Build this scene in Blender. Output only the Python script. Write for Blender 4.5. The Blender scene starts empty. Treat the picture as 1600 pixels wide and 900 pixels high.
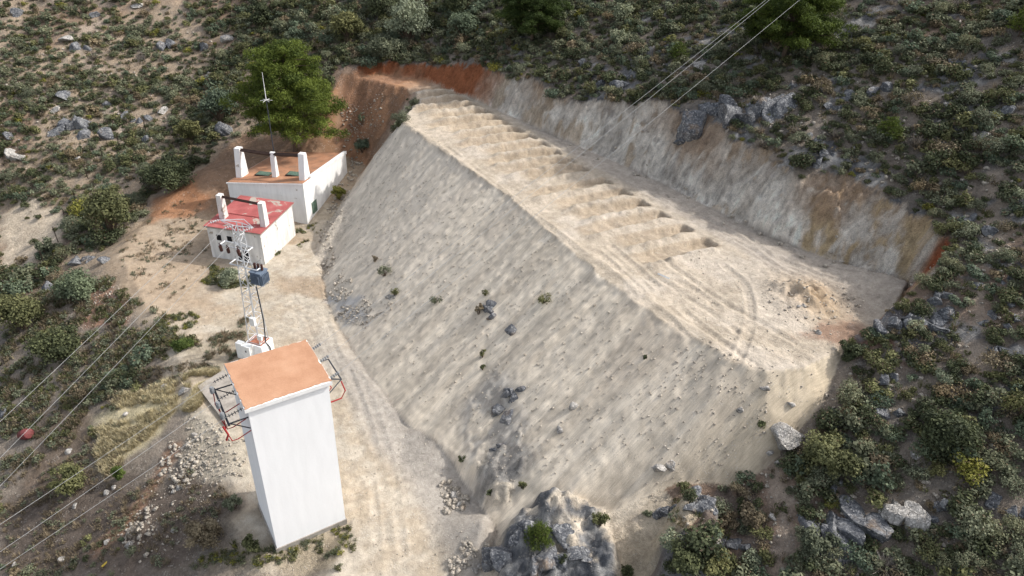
import bpy, math, random
import numpy as np
from mathutils import Vector, Matrix

# ------------------------------------------------------------------ camera, sky, sun, exposure
SC = bpy.context.scene
COL = SC.collection
FPX, PITCH, ROLL, CAMZ = 1100.0, 0.57464531, 0.05449595, 25.64692945
_f = np.array([0, math.cos(PITCH), -math.sin(PITCH)])
_r0 = np.array([1.0, 0, 0]); _u0 = np.cross(_r0, _f)
_r = math.cos(ROLL)*_r0 + math.sin(ROLL)*_u0
_u = -math.sin(ROLL)*_r0 + math.cos(ROLL)*_u0
cam = bpy.data.objects.new('camera', bpy.data.cameras.new('camera'))
COL.objects.link(cam); SC.camera = cam
cam.data.sensor_width = 36.0; cam.data.lens = 36.0*FPX/1600.0
cam.data.clip_start = 0.1; cam.data.clip_end = 2000
cam.matrix_world = Matrix(((_r[0], _u[0], -_f[0], 0), (_r[1], _u[1], -_f[1], 0), (_r[2], _u[2], -_f[2], CAMZ), (0, 0, 0, 1)))

SUN_EL, SUN_AZ = math.radians(42), math.radians(75)          # azimuth clockwise from +Y
world = bpy.data.worlds.new('World'); SC.world = world; world.use_nodes = True
nt = world.node_tree; nt.nodes.clear()
sky = nt.nodes.new('ShaderNodeTexSky'); sky.sky_type = 'NISHITA'; sky.sun_disc = False
sky.sun_elevation = SUN_EL; sky.sun_rotation = SUN_AZ; sky.air_density = 1.0; sky.dust_density = 3.0; sky.ozone_density = 0.6
bg = nt.nodes.new('ShaderNodeBackground'); bg.inputs['Strength'].default_value = 0.15
wo = nt.nodes.new('ShaderNodeOutputWorld')
hs = nt.nodes.new('ShaderNodeHueSaturation'); hs.inputs['Saturation'].default_value = .4      # broken cloud: a whiter sky
nt.links.new(sky.outputs[0], hs.inputs['Color']); nt.links.new(hs.outputs[0], bg.inputs[0]); nt.links.new(bg.outputs[0], wo.inputs[0])
sl = bpy.data.lights.new('sun', 'SUN'); sl.energy = 2.1; sl.angle = math.radians(0.9); sl.color = (1.0, 0.955, 0.89)
sun = bpy.data.objects.new('sun', sl); COL.objects.link(sun)
sdir = Vector((math.cos(SUN_EL)*math.sin(SUN_AZ), math.cos(SUN_EL)*math.cos(SUN_AZ), math.sin(SUN_EL)))
sun.rotation_euler = sdir.to_track_quat('Z', 'Y').to_euler(); sun.location = sdir*120
SC.view_settings.view_transform = 'Standard'; SC.view_settings.look = 'None'
SC.view_settings.exposure = 0.80; SC.view_settings.gamma = 1.0; SC.view_settings.use_curve_mapping = False

# ------------------------------------------------------------------ helpers
RNG = np.random.default_rng(7)
def ray(u, v):
    u = np.asarray(u, float); v = np.asarray(v, float)
    return _f + ((u-800)/FPX)[..., None]*_r - ((v-450)/FPX)[..., None]*_u
def at(u, v, z):
    d = ray(u, v); t = (z-CAMZ)/d[2]
    return np.array([0, 0, CAMZ]) + t*d
def px(P):
    d = np.atleast_2d(P) - np.array([0, 0, CAMZ]); z = d@_f
    return 800+FPX*(d@_r)/z, 450-FPX*(d@_u)/z, z

def _hash(ix, iy, seed):
    h = (ix.astype(np.int64)*374761393 + iy.astype(np.int64)*668265263 + seed*974711) & 0x7fffffff
    h = ((h ^ (h >> 13))*1274126177) & 0x7fffffff
    h = ((h ^ (h >> 16))*668265263) & 0x7fffffff
    return (h & 0xffff)/65535.0
def vnoise(x, y, seed=0):
    ix = np.floor(x); iy = np.floor(y); fx = x-ix; fy = y-iy
    fx = fx*fx*fx*(fx*(fx*6-15)+10); fy = fy*fy*fy*(fy*(fy*6-15)+10)
    ix = ix.astype(np.int64); iy = iy.astype(np.int64)
    a = _hash(ix, iy, seed); b = _hash(ix+1, iy, seed); c = _hash(ix, iy+1, seed); d = _hash(ix+1, iy+1, seed)
    return (a*(1-fx)+b*fx)*(1-fy) + (c*(1-fx)+d*fx)*fy
def fbm(x, y, seed=0, octv=4, gain=.5):
    s = 0; a = 1; t = 0
    for o in range(octv):
        c, sn = math.cos(.6*o), math.sin(.6*o)
        s = s + a*vnoise((c*x-sn*y)*2**o+17.3*o, (sn*x+c*y)*2**o-9.1*o, seed+o); t += a; a *= gain
    return s/t*2-1
def afbm(x, y, seed=0, octv=4, gain=.5):
    s = 0; a = 1; t = 0
    for o in range(octv):
        s = s + a*vnoise(x*2**o+17.3*o, y*1.7**o-9.1*o, seed+o); t += a; a *= gain
    return s/t*2-1
def sstep(a, b, x):
    t = np.clip((x-a)/(b-a), 0, 1); return t*t*(3-2*t)
def sdist(poly, x, y):
    """signed distance to a polygon, positive outside"""
    poly = np.asarray(poly, float); n = len(poly)
    best = np.full(np.shape(x), 1e9); ins = np.zeros(np.shape(x), bool)
    for i in range(n):
        ax, ay = poly[i]; bx, by = poly[(i+1) % n]
        ex, ey = bx-ax, by-ay; wx, wy = x-ax, y-ay
        t = np.clip((wx*ex+wy*ey)/(ex*ex+ey*ey+1e-12), 0, 1)
        best = np.minimum(best, (wx-ex*t)**2+(wy-ey*t)**2)
        c = (ay > y) != (by > y)
        if abs(ey) > 1e-12: ins ^= c & (x < ax+ex*(y-ay)/ey)
    return np.where(ins, -1, 1)*np.sqrt(best)

# ------------------------------------------------------------------ the lie of the land
NX, NY = .823, .568                     # up-slope direction of the excavated hillside
def sn(x, y): return NY*x-NX*y, NX*x+NY*y
def xy(s, n): return NY*s+NX*n, -NX*s+NY*n
PLAT_Z = 7.3
ctrl = []
for s in (-42, -34, -26, -18, -10, -3):
    for n in (13, 19, 26, 34, 44, 56):
        x, y = xy(s, n)
        ctrl.append((x, y, .5*(n-11.6)))
for q in [(0, 420, -3), (0, 330, -2.5), (50, 370, -2), (100, 320, -.8), (180, 330, -.1), (100, 250, .8), (0, 200, 2.2), (200, 200, 2),
          (100, 120, 4.8), (200, 120, 4.6), (300, 150, 4), (300, 100, 5.5), (200, 30, 8), (100, 30, 7.8), (0, 60, 6.5), (0, 0, 8.8),
          (400, 20, 9.3), (380, 120, 5.4), (400, 0, 10), (500, 60, 8.8), (600, 60, 9.4), (530, 110, 7.7), (590, 0, 11.6), (750, 0, 13), (690, 80, 9.2),
          (465, 222, 2.6), (400, 215, 2.3), (320, 240, 1.6), (270, 300, .4), (130, 480, -1.2), (100, 560, -2.2), (0, 520, -3.6), (0, 620, -4.2), (0, 760, -4.4),
          (100, 850, -3.2), (0, 900, -4), (230, 700, -1.4), (300, 850, -1.0), (300, 600, -.3), (200, 560, -.9)]:
    p = at(*q); ctrl.append((p[0], p[1], p[2]))
ctrl += [(60, -5, 16), (62, 40, 30), (60, 95, 46), (10, 120, 38), (-30, 120, 30), (-80, 110, 20), (-85, 60, 8), (-70, 20, -9), (-45, 0, -10), (-15, 2, -4), (5, 0, -1), (25, 0, 6), (-5, 90, 24), (-75, 80, 13)]
ctrl = np.array(ctrl)
def _tps():
    P = ctrl[:, :2]/20; n = len(P)
    d = np.sqrt(((P[:, None]-P[None])**2).sum(-1)); K = d
    A = np.zeros((n+3, n+3)); A[:n, :n] = K + .004*np.eye(n)*-1; A[:n, n] = 1; A[:n, n+1:] = P; A[n, :n] = 1; A[n+1:, :n] = P.T
    b = np.r_[ctrl[:, 2], 0, 0, 0]
    return P, np.linalg.solve(A, b)
_TP, _TW = _tps()
def natural(x, y):
    x = np.asarray(x, float); sh = x.shape; X = x.ravel()/20; Y = np.asarray(y, float).ravel()/20
    out = np.empty_like(X)
    for i in range(0, len(X), 40000):
        a, b = X[i:i+40000], Y[i:i+40000]
        d = np.sqrt((a[:, None]-_TP[None, :, 0])**2+(b[:, None]-_TP[None, :, 1])**2+.003)
        out[i:i+40000] = d@_TW[:-3] + _TW[-3] + a*_TW[-2] + b*_TW[-1]
    return out.reshape(sh)

PLAT = [(-55.0, 20.5), (-49.4, 21.1), (-31.6, 21.3), (-24.2, 20.8), (-17.2, 20.7), (-14.2, 21.0), (-12.9, 22.0), (-12.3, 23.6), (-12.2, 25.2), (-12.5, 28.5), (-12.8, 31), (-13.4, 32.8),
        (-17.0, 32.5), (-20.8, 31.6), (-26, 31.3), (-30.8, 31), (-38.5, 29.8), (-49.4, 28.6), (-55.0, 27.2), (-58, 24.5), (-57.5, 21)]
def wpoly(pts, z):
    return [tuple(at(u, v, z)[:2]) for u, v in pts]
YARD = wpoly([(500, 1100), (520, 900), (556, 800), (420, 865), (380, 790), (345, 690), (300, 610), (262, 520), (215, 455), (185, 400), (225, 355), (270, 325), (330, 300)], 0) + \
       [(-22.5, 53), (-14.8, 56.4), (-12.7, 55), (-14.0, 47.5), (-14.4, 44.0), (-13.6, 41), (-11.7, 36.5), (-9.2, 31.4), (-5.3, 26.7), (-2.2, 23.6), (-.6, 20.8), (-1.2, 17), (-2, 8)]
ROCKA = wpoly([(768, 930), (775, 815), (840, 770), (905, 785), (945, 800), (965, 860), (960, 930)], 1.6)
ROCKC = wpoly([(1036, 800), (1060, 752), (1120, 742), (1150, 820), (1140, 930), (1045, 930)], 4.6)
ROCKB = wpoly([(708, 650), (775, 610), (812, 660), (845, 740), (800, 790), (728, 775)], 1.2)
HOUSEW = None
def outcrop(x, y):
    a = np.minimum(sdist(ROCKA, x, y), sdist(ROCKC, x, y)) + .5*fbm(x*.9, y*.9, 61, 3); b = sdist(ROCKB, x, y) + .35*fbm(x, y, 62, 3)
    return sstep(.25, -.55, a), sstep(.3, -.8, b)
PITS = [-21.9, -23.7, -25.6, -27.4, -29.1, -30.9, -33.1, -34.6, -36.3, -37.9, -39.5, -40.9, -42.6, -43.9, -45.5, -47.2, -48.7, -50.3, -52.0]
def track(x, y, pts, hw=.19, depth=.055):
    """wheel rut with tread marks along a line"""
    best = np.full(np.shape(x), 9.0); along = np.zeros(np.shape(x)); acc = 0
    for (ax, ay), (bx, by) in zip(pts[:-1], pts[1:]):
        ex, ey = bx-ax, by-ay; L = math.hypot(ex, ey); t = np.clip(((x-ax)*ex+(y-ay)*ey)/L**2, 0, 1)
        d = np.hypot(x-ax-ex*t, y-ay-ey*t); k = d < best; best = np.where(k, d, best); along = np.where(k, acc+t*L, along); acc += L
    tread = .5+.5*np.sin(along*2*math.pi/.34+best*9)
    fade = sstep(-.5, .2, vnoise(along/1.7, along*0+acc, 66)*2-1)
    return fade*(-depth*sstep(hw+.06, hw-.05, best)*(.55+.6*tread) + depth*.7*np.exp(-((best-hw-.09)/.07)**2))
def smooth_line(px_, z):
    P = [at(u, v, z)[:2] for u, v in px_]; out = []
    for i in range(len(P)-1):
        p0, p1, p2, p3 = P[max(i-1, 0)], P[i], P[i+1], P[min(i+2, len(P)-1)]
        for k in range(4):
            t = k/4; out.append(tuple(.5*(2*p1+(p2-p0)*t+(2*p0-5*p1+4*p2-p3)*t*t+(3*p1-p0-3*p2+p3)*t**3)))
    out.append(tuple(P[-1])); return out
TRACKS = [smooth_line(q, PLAT_Z) for q in ([(935, 395), (985, 440), (1060, 515), (1130, 570), (1195, 600)], [(955, 385), (1015, 436), (1095, 510), (1170, 565), (1215, 590)], [(1150, 570), (1172, 505), (1165, 450), (1130, 415)], 
          [(1090, 335), (1180, 385), (1300, 440), (1370, 450)], [(1120, 335), (1215, 380), (1330, 430), (1390, 440)], [(1060, 440), (1110, 470), (1150, 520)], [(690, 225), (760, 280), (850, 350), (935, 415)])]
YTRACKS = [smooth_line(q, 0) for q in ([(590, 920), (585, 780), (566, 690), (535, 600), (490, 510), (400, 450), (330, 400)], [(632, 920), (622, 790), (604, 700), (572, 610), (525, 510), (440, 440)], [(610, 920), (600, 780), (580, 680), (545, 580), (470, 490), (360, 465), (250, 450)], [(560, 600), (500, 540), (400, 500), (290, 480)])]
def surface(x, y, detail=True):
    """height, and how much each kind of ground shows there"""
    x = np.asarray(x, float); y = np.asarray(y, float)
    s, n = sn(x, y)
    N = natural(x, y)
    big = fbm(x/5.5, y/5.5, 3, 4)
    N = N + .45*big + .16*np.abs(fbm(x/1.6, y/1.6, 5, 3))
    N = N - 1.1*np.exp(-((s+16)/4.5)**2-((n-34.5)/3)**2)
    N = N - 1.8*sstep(17, 10.5, n)*sstep(-46, -40, s)*sstep(-15, -21, s)*sstep(-16.2, -15, x)
    ra, rb = outcrop(x, y)
    rk = fbm(x*.8+3, y*.8, 33, 5, .6); cr = np.abs(fbm(x*.55, y*.55, 35, 4))
    N = N + ra*(1.5+.55*rk-.8*cr) + rb*(1.9+.5*rk-.55*cr)
    dP = sdist(PLAT, s, n)
    w = fbm(s/2.2, n/2.2, 11, 4)
    dP = dP + (.42*afbm(s/2.7, n/14, 8, 4)+.15*afbm(s/.75, n/10, 9, 3))*sstep(25.5, 22.5, n)
    dPc = dP + .45*w + .22*fbm(s/.5, n/.9, 12, 3)
    out = np.maximum(dP, 0)
    gul = afbm(s/.55, n/3.5, 13, 4); gul2 = afbm(s/2.8, n/9, 14, 3)
    fill = PLAT_Z - .06 - ((.718+.34*sstep(-36, -46, s)+.55*sstep(-15.5, -11.5, s))*np.maximum(dP+.08*w*sstep(0, 2, out), 0)) + sstep(.2, 1.2, out)*(.025*gul+.10*gul2+.035*afbm(s/.7, n/9, 17, 5, .6)+.03*np.abs(fbm(s/.4, n/.9, 20, 3))) + .10*sstep(1.1, .1, np.abs(dP))*fbm(s/.5, n/.5, 15, 3)
    cg = afbm(s/.8, n/2.4, 16, 4, .6)
    cut = PLAT_Z + (1.45+1.6*sstep(-14.5, -12.6, s))*np.maximum(dPc, 0) + sstep(0, .8, dPc)*(.34*cg+.28*fbm(s/2.5, n/2.5, 18, 3)+.42*np.abs(fbm(s/.8, n/.6, 19, 5, .65)))
    ins = dP <= 0
    plat = PLAT_Z + .05*fbm(s/2.2, n/1.2, 21, 4) + .035*fbm(s/.45, n/.45, 22, 3)
    # windrow of loose spoil at the crest and wheel ruts beside it
    plat = plat + .16*np.exp(-((n-21.35-.12*fbm(s/2, 0*s, 23, 2))/.28)**2)*sstep(-8, -20, s)*.6
    for nc in (22.0, 22.7, 24.3, 29.4, 30.3):
        wig = nc + .8*fbm(s/6, 0*s+nc*3, 24, 2)
        amp = np.where(nc < 25, sstep(-25, -21, s), .7)
        plat = plat - .06*amp*sstep(-.3, .3, fbm(s/3, 0*s+nc*7, 30, 2)+.15)*np.exp(-((n-wig)/.13)**2) + .03*amp*np.exp(-((np.abs(n-wig)-.26)/.12)**2)
    # trenches
    tr = np.zeros_like(x); trm = np.zeros_like(x)
    wob = .13*fbm(s/.8, n/1.1, 25, 3); wob2 = .13*fbm(s/.38, n/.38, 26, 3)
    for i, p0 in enumerate(PITS):
        L = 23.1 + .6*math.sin(i*2.3)
        sc = p0 - .55*(28.2-n)/5.2 + wob + .06*math.sin(i*5)
        along = sstep(L-.5, L+1.6, n)*sstep(28.42, 28.16, n+wob2)
        vr = .72+.5*_hash(np.array([i]), np.array([3]), 5)[0]; deep = (.17 + .24*sstep(26.2, 28.0, n) + .14*fbm(n/.6, n*0+i*7.7, 27, 3))*vr
        prof = sstep(.56, .24, np.abs(s-sc)+1.3*wob2)
        tr = tr - deep*along*prof
        spoil = np.exp(-((s-sc-.82)/.30)**2)*(.24+.16*fbm(s/.4, n/.4, 28, 3))*sstep(L-.4, L+.6, n)*sstep(28.3, 27.4, n)
        tr = tr + spoil
        trm = np.maximum(trm, sstep(.75, .5, np.abs(s-sc))*sstep(L-.6, L+.6, n)*sstep(28.6, 28.2, n))
    plat = plat + tr + .8*sstep(-18, -13, s)*sstep(29.5, 32.5, n)
    for pts in TRACKS:
        plat = plat + track(x, y, pts)
    # churned heap at the near end
    hp = np.exp(-(((s+15.8)/1.7)**2+((n-28.2)/1.5)**2))
    plat = plat + hp*(.55+.5*fbm(s/.5, n/.5, 29, 4)) - .35*np.exp(-(((s+14.3)/1.2)**2+((n-28.6)/1.6)**2))
    Z = np.where(ins, plat, np.clip(N, np.minimum(fill, cut), cut))
    rimc = sstep(.0, 1.0, dPc)*0
    w_plat = ins.astype(float)
    w_fill = np.where(~ins, sstep(.16, .0, N-fill), 0)
    w_cut = np.where(~ins, sstep(-.02, .05, N-cut), 0)*(1-w_fill)
    # yard and track
    dY = sdist(YARD, x, y) + .25*fbm(x/2, y/2, 41, 3)
    oy = np.maximum(dY, 0)
    zy = np.clip((.28-.13*sstep(-18, -15.5, x))*(y-45.5), 0, 2.6) - .012*np.maximum(30-y, 0) + .05*fbm(x/2.5, y/2.5, 42, 4) + .02*fbm(x/.4, y/.4, 43, 2)
    tx = x + .42*(y-20) ; 
    for c in (-6.6, -5.0, -4.4, -6.1):
        cx = c + .3*fbm(y/6, 0*y+c*5, 44, 2)
        zy = zy - .03*np.exp(-((tx-cx)/.2)**2)*sstep(44, 36, y)
    for pts in YTRACKS:
        zy = zy + track(x, y, pts, .15, .022)
    # loose sand cones run out on the floor below the embankment
    for (cu, cv, rr, hh) in ((735, 850, 2.3, 1.15), (690, 700, 2.6, .95), (600, 520, 2.6, .8)):
        c = at(cu, cv, .2); zy = zy + hh*np.maximum(0, 1-np.hypot(x-c[0]-.5, y-c[1]-.4)/rr)**1.3
    sl = 1.35+1.5*sstep(31, 27, y)
    Z2 = np.clip(Z, zy-.42*oy, zy+sl*oy+.12*oy*gul)
    w_yard = np.where(dY <= 0, 1.0, sstep(.12, .0, np.abs(Z2-(zy-.42*oy))))
    w_bank = np.where(dY > 0, sstep(.05, .0, np.abs(Z2-(zy+sl*oy+.12*oy*gul)))*(Z > Z2+.03), 0)
    keep = 1-np.clip(w_yard+w_bank, 0, 1)
    w_plat, w_fill, w_cut = w_plat*keep, w_fill*np.clip(1-w_yard, 0, 1), w_cut*keep
    w_nat = np.clip(1-w_plat-w_fill-w_cut-w_yard, 0, 1)
    Z2 = Z2 + (ra+rb)*(.22*np.abs(fbm(x/.42, y/.42, 47, 4, .6))-.05)
    Z2 = Z2 + w_nat*(.06*fbm(x/.35, y/.35, 45, 3)) + w_fill*(.035*fbm(x/.3, y/.3, 46, 2))
    return Z2, dict(plat=w_plat, fill=w_fill, cut=w_cut, yard=w_yard, nat=w_nat, bank=w_bank, ra=ra, rb=rb, trench=trm, dP=dP, s=s, n=n, dY=dY)

# coarse lookup for placing things
_gx = np.arange(-70, 50.01, .2); _gy = np.arange(6, 100.01, .2)
_GX, _GY = np.meshgrid(_gx, _gy)
_GZ, _GW = surface(_GX, _GY)
def hz(x, y):
    fx = np.clip((np.asarray(x, float)+70)/.2, 0, len(_gx)-1.001); fy = np.clip((np.asarray(y, float)-6)/.2, 0, len(_gy)-1.001)
    i = fx.astype(int); j = fy.astype(int); a = fx-i; b = fy-j
    return (_GZ[j, i]*(1-a)+_GZ[j, i+1]*a)*(1-b)+(_GZ[j+1, i]*(1-a)+_GZ[j+1, i+1]*a)*b
def gw(k, x, y):
    i = np.clip(((np.asarray(x, float)+70)/.2).round().astype(int), 0, len(_gx)-1); j = np.clip(((np.asarray(y, float)-6)/.2).round().astype(int), 0, len(_gy)-1)
    return _GW[k][j, i]
def hit(u, v):
    """where the line of sight through a photo pixel meets the ground"""
    d = ray(u, v); t = np.arange(12, 110, .1)
    P = np.array([0, 0, CAMZ])[None]+t[:, None]*d[None]
    below = P[:, 2] < hz(P[:, 0], P[:, 1])
    k = int(np.argmax(below)) if below.any() else len(t)-1
    return P[k]
def hpoly(pts): return [tuple(hit(u, v)[:2]) for u, v in pts]

# ------------------------------------------------------------------ materials
def new_mat(name):
    m = bpy.data.materials.new(name); m.use_nodes = True; t = m.node_tree; t.nodes.clear()
    o = t.nodes.new('ShaderNodeOutputMaterial'); b = t.nodes.new('ShaderNodeBsdfPrincipled')
    t.links.new(b.outputs[0], o.inputs[0]); b.inputs['Specular IOR Level'].default_value = .25
    return m, t, b
def N_(t, typ, **kw):
    n = t.nodes.new(typ)
    for k, v in kw.items():
        if k in n.inputs: n.inputs[k].default_value = v
        else: setattr(n, k, v)
    return n
def mixc(t, fac, a, b, blend='MIX'):
    n = t.nodes.new('ShaderNodeMix'); n.data_type = 'RGBA'; n.blend_type = blend
    for s, v in ((0, fac), (6, a), (7, b)):
        if isinstance(v, bpy.types.NodeSocket): t.links.new(v, n.inputs[s])
        else: n.inputs[s].default_value = v if s == 0 else (*v, 1)
    return n.outputs[2]
def ramp(t, src, stops):
    r = t.nodes.new('ShaderNodeValToRGB'); e = r.color_ramp.elements
    while len(e) < len(stops): e.new(.5)
    for k, (p, c) in enumerate(stops):
        e[k].position = p; e[k].color = (*c, 1) if not np.isscalar(c) else (c, c, c, 1)
    t.links.new(src, r.inputs[0]); return r.outputs[0]
def noise(t, scale, detail=4, rough=.55, vec=None, dist=0):
    n = N_(t, 'ShaderNodeTexNoise', Scale=scale, Detail=detail, Roughness=rough, Distortion=dist)
    if vec is not None: t.links.new(vec, n.inputs['Vector'])
    return n.outputs['Fac']
def bump(t, b, h, strength=.5, dist=.05):
    n = N_(t, 'ShaderNodeBump', Strength=strength, Distance=dist); t.links.new(h, n.inputs['Height']); t.links.new(n.outputs[0], b.inputs['Normal'])
def pos(t): return t.nodes.new('ShaderNodeNewGeometry').outputs['Position']
def objc(t): return t.nodes.new('ShaderNodeTexCoord').outputs['Object']

def make_ground_mat(name, coarse=7, fine=38, contrast=(.76, 1.18), aniso=1.0, bstr=.8, bdist=.11, clod=0.0):
    m, t, b = new_mat(name); p = pos(t)
    a = N_(t, 'ShaderNodeVertexColor', layer_name='tint')
    mp = N_(t, 'ShaderNodeMapping'); mp.vector_type = 'POINT'; t.links.new(p, mp.inputs[0])
    mp.inputs['Rotation'].default_value = (0, 0, math.atan2(NX, NY)); mp.inputs['Scale'].default_value = (1, 1, 1)
    m2 = N_(t, 'ShaderNodeMapping'); t.links.new(mp.outputs[0], m2.inputs[0]); m2.inputs['Scale'].default_value = (1, aniso, aniso)
    sv = m2.outputs[0]
    lo, hi = contrast
    nz = noise(t, coarse, 7, .68, sv, .3)
    n1 = ramp(t, nz, [(.28, lo), (.5, 1.0), (.72, hi)])
    nf = noise(t, fine, 4, .65, p)
    n2 = ramp(t, nf, [(.3, lo+.02), (.7, hi-.02)])
    c = mixc(t, 1, a.outputs[0], n1, 'MULTIPLY'); c = mixc(t, 1, c, n2, 'MULTIPLY')
    add = N_(t, 'ShaderNodeMath', operation='ADD'); t.links.new(nz, add.inputs[0])
    mu = N_(t, 'ShaderNodeMath', operation='MULTIPLY'); t.links.new(nf, mu.inputs[0]); mu.inputs[1].default_value = .30
    t.links.new(mu.outputs[0], add.inputs[1]); h = add.outputs[0]
    if clod:
        v = N_(t, 'ShaderNodeTexVoronoi', feature='F1', Scale=9.0); v.inputs['Randomness'].default_value = 1; t.links.new(p, v.inputs['Vector'])
        r = ramp(t, v.outputs['Distance'], [(.10, 1.0), (.42, 0.0)])
        pr = N_(t, 'ShaderNodeMath', operation='MULTIPLY'); t.links.new(r, pr.inputs[0])
        sel = ramp(t, noise(t, 2.2, 3, .6, p), [(.5, 0.), (.62, 1.)]); t.links.new(sel, pr.inputs[1])
        ad2 = N_(t, 'ShaderNodeMath', operation='MULTIPLY_ADD'); t.links.new(pr.outputs[0], ad2.inputs[0]); ad2.inputs[1].default_value = clod; t.links.new(h, ad2.inputs[2]); h = ad2.outputs[0]
        wh = N_(t, 'ShaderNodeMath', operation='MULTIPLY'); t.links.new(pr.outputs[0], wh.inputs[0]); wh.inputs[1].default_value = .5
        c = mixc(t, wh.outputs[0], c, (.55, .51, .45))
    t.links.new(c, b.inputs['Base Color']); b.inputs['Roughness'].default_value = .95; b.inputs['Specular IOR Level'].default_value = .1
    bump(t, b, h, bstr, bdist)
    return m
def make_rock_mat(name, dark, mid, light, scale=1.0):
    m, t, b = new_mat(name); p = pos(t)
    base = ramp(t, noise(t, 1.7*scale, 8, .68, p, .6), [(.28, dark), (.5, mid), (.68, light)])
    v = N_(t, 'ShaderNodeTexVoronoi', feature='DISTANCE_TO_EDGE', Scale=2.2*scale); 
    dn = N_(t, 'ShaderNodeTexNoise', Scale=2.5, Detail=4); t.links.new(p, dn.inputs['Vector'])
    t.links.new(mixc(t, .35, p, dn.outputs['Color'], 'ADD'), v.inputs['Vector'])
    crack = ramp(t, v.outputs['Distance'], [(.0, .45), (.07, 1.0)])
    c = mixc(t, .55, base, crack, 'MULTIPLY')
    lich = ramp(t, noise(t, 9*scale, 5, .7, p), [(.52, 0.), (.63, 1.)])
    c = mixc(t, lich, c, tuple(min(1, k*1.45) for k in light))
    oc = ramp(t, noise(t, .9*scale, 4, .6, p), [(.6, 0.), (.72, .55)])
    c = mixc(t, oc, c, (.30, .21, .13))
    t.links.new(c, b.inputs['Base Color']); b.inputs['Roughness'].default_value = .9
    add = N_(t, 'ShaderNodeMath', operation='MULTIPLY'); t.links.new(noise(t, 6*scale, 9, .72, p), add.inputs[0]); t.links.new(crack, add.inputs[1])
    bump(t, b, add.outputs[0], .9, .12)
    return m
def make_leaf_mat():
    m, t, b = new_mat('foliage')
    a = N_(t, 'ShaderNodeVertexColor', layer_name='tint')
    oi = t.nodes.new('ShaderNodeObjectInfo'); r = ramp(t, oi.outputs['Random'], [(0, (.78, .80, .80)), (.5, (1, 1, 1)), (1, (1.25, 1.18, 1.05))])
    c = mixc(t, 1, a.outputs[0], r, 'MULTIPLY')
    t.links.new(c, b.inputs['Base Color']); b.inputs['Roughness'].default_value = .75; b.inputs['Specular IOR Level'].default_value = .2
    tr = t.nodes.new('ShaderNodeBsdfTranslucent'); t.links.new(c, tr.inputs[0])
    mx = t.nodes.new('ShaderNodeMixShader'); mx.inputs[0].default_value = .22
    t.links.new(b.outputs[0], mx.inputs[1]); t.links.new(tr.outputs[0], mx.inputs[2])
    t.links.new(mx.outputs[0], [n for n in t.nodes if n.type == 'OUTPUT_MATERIAL'][0].inputs[0])
    return m
def make_wall_mat(name, paint, under, amount, stain):
    m, t, b = new_mat(name); p = objc(t)
    peel = ramp(t, noise(t, 1.3, 8, .68, p, .4), [(amount, 0.), (amount+.035, 1.)])
    c = mixc(t, peel, under, paint) if amount > 0 else mixc(t, 0, paint, paint)
    sp = N_(t, 'ShaderNodeMapping'); sp.inputs['Scale'].default_value = (2.2, 2.2, .35); t.links.new(p, sp.inputs[0])
    st = ramp(t, noise(t, 1.4, 6, .6, sp.outputs[0]), [(.35, 1-stain), (.62, 1.0)])
    c = mixc(t, 1, c, st, 'MULTIPLY')
    t.links.new(c, b.inputs['Base Color']); b.inputs['Roughness'].default_value = .85
    bump(t, b, noise(t, 9, 6, .6, p), .12, .03)
    return m
def make_tile_mat(name, c1, c2, c3, patch=None):
    m, t, b = new_mat(name); p = objc(t)
    c = ramp(t, noise(t, 1.1, 7, .62, p), [(.3, c2), (.52, c1), (.72, c3)])
    c = mixc(t, 1, c, ramp(t, noise(t, 26, 3, .6, p), [(.3, .88), (.7, 1.08)]), 'MULTIPLY')
    if patch:
        f = ramp(t, noise(t, .75, 5, .6, p, .5), [(.57, 0.), (.585, 1.)]); c = mixc(t, f, c, patch)
    t.links.new(c, b.inputs['Base Color']); b.inputs['Roughness'].default_value = .8
    bump(t, b, noise(t, 20, 5, .6, p), .2, .02)
    return m
def make_plain(name, c, rough=.6, metal=0, var=.15, scale=6):
    m, t, b = new_mat(name); p = objc(t)
    cc = mixc(t, 1, c, ramp(t, noise(t, scale, 5, .6, p), [(.3, 1-var), (.7, 1+var*.4)]), 'MULTIPLY')
    t.links.new(cc, b.inputs['Base Color']); b.inputs['Roughness'].default_value = rough; b.inputs['Metallic'].default_value = metal
    return m
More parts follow.
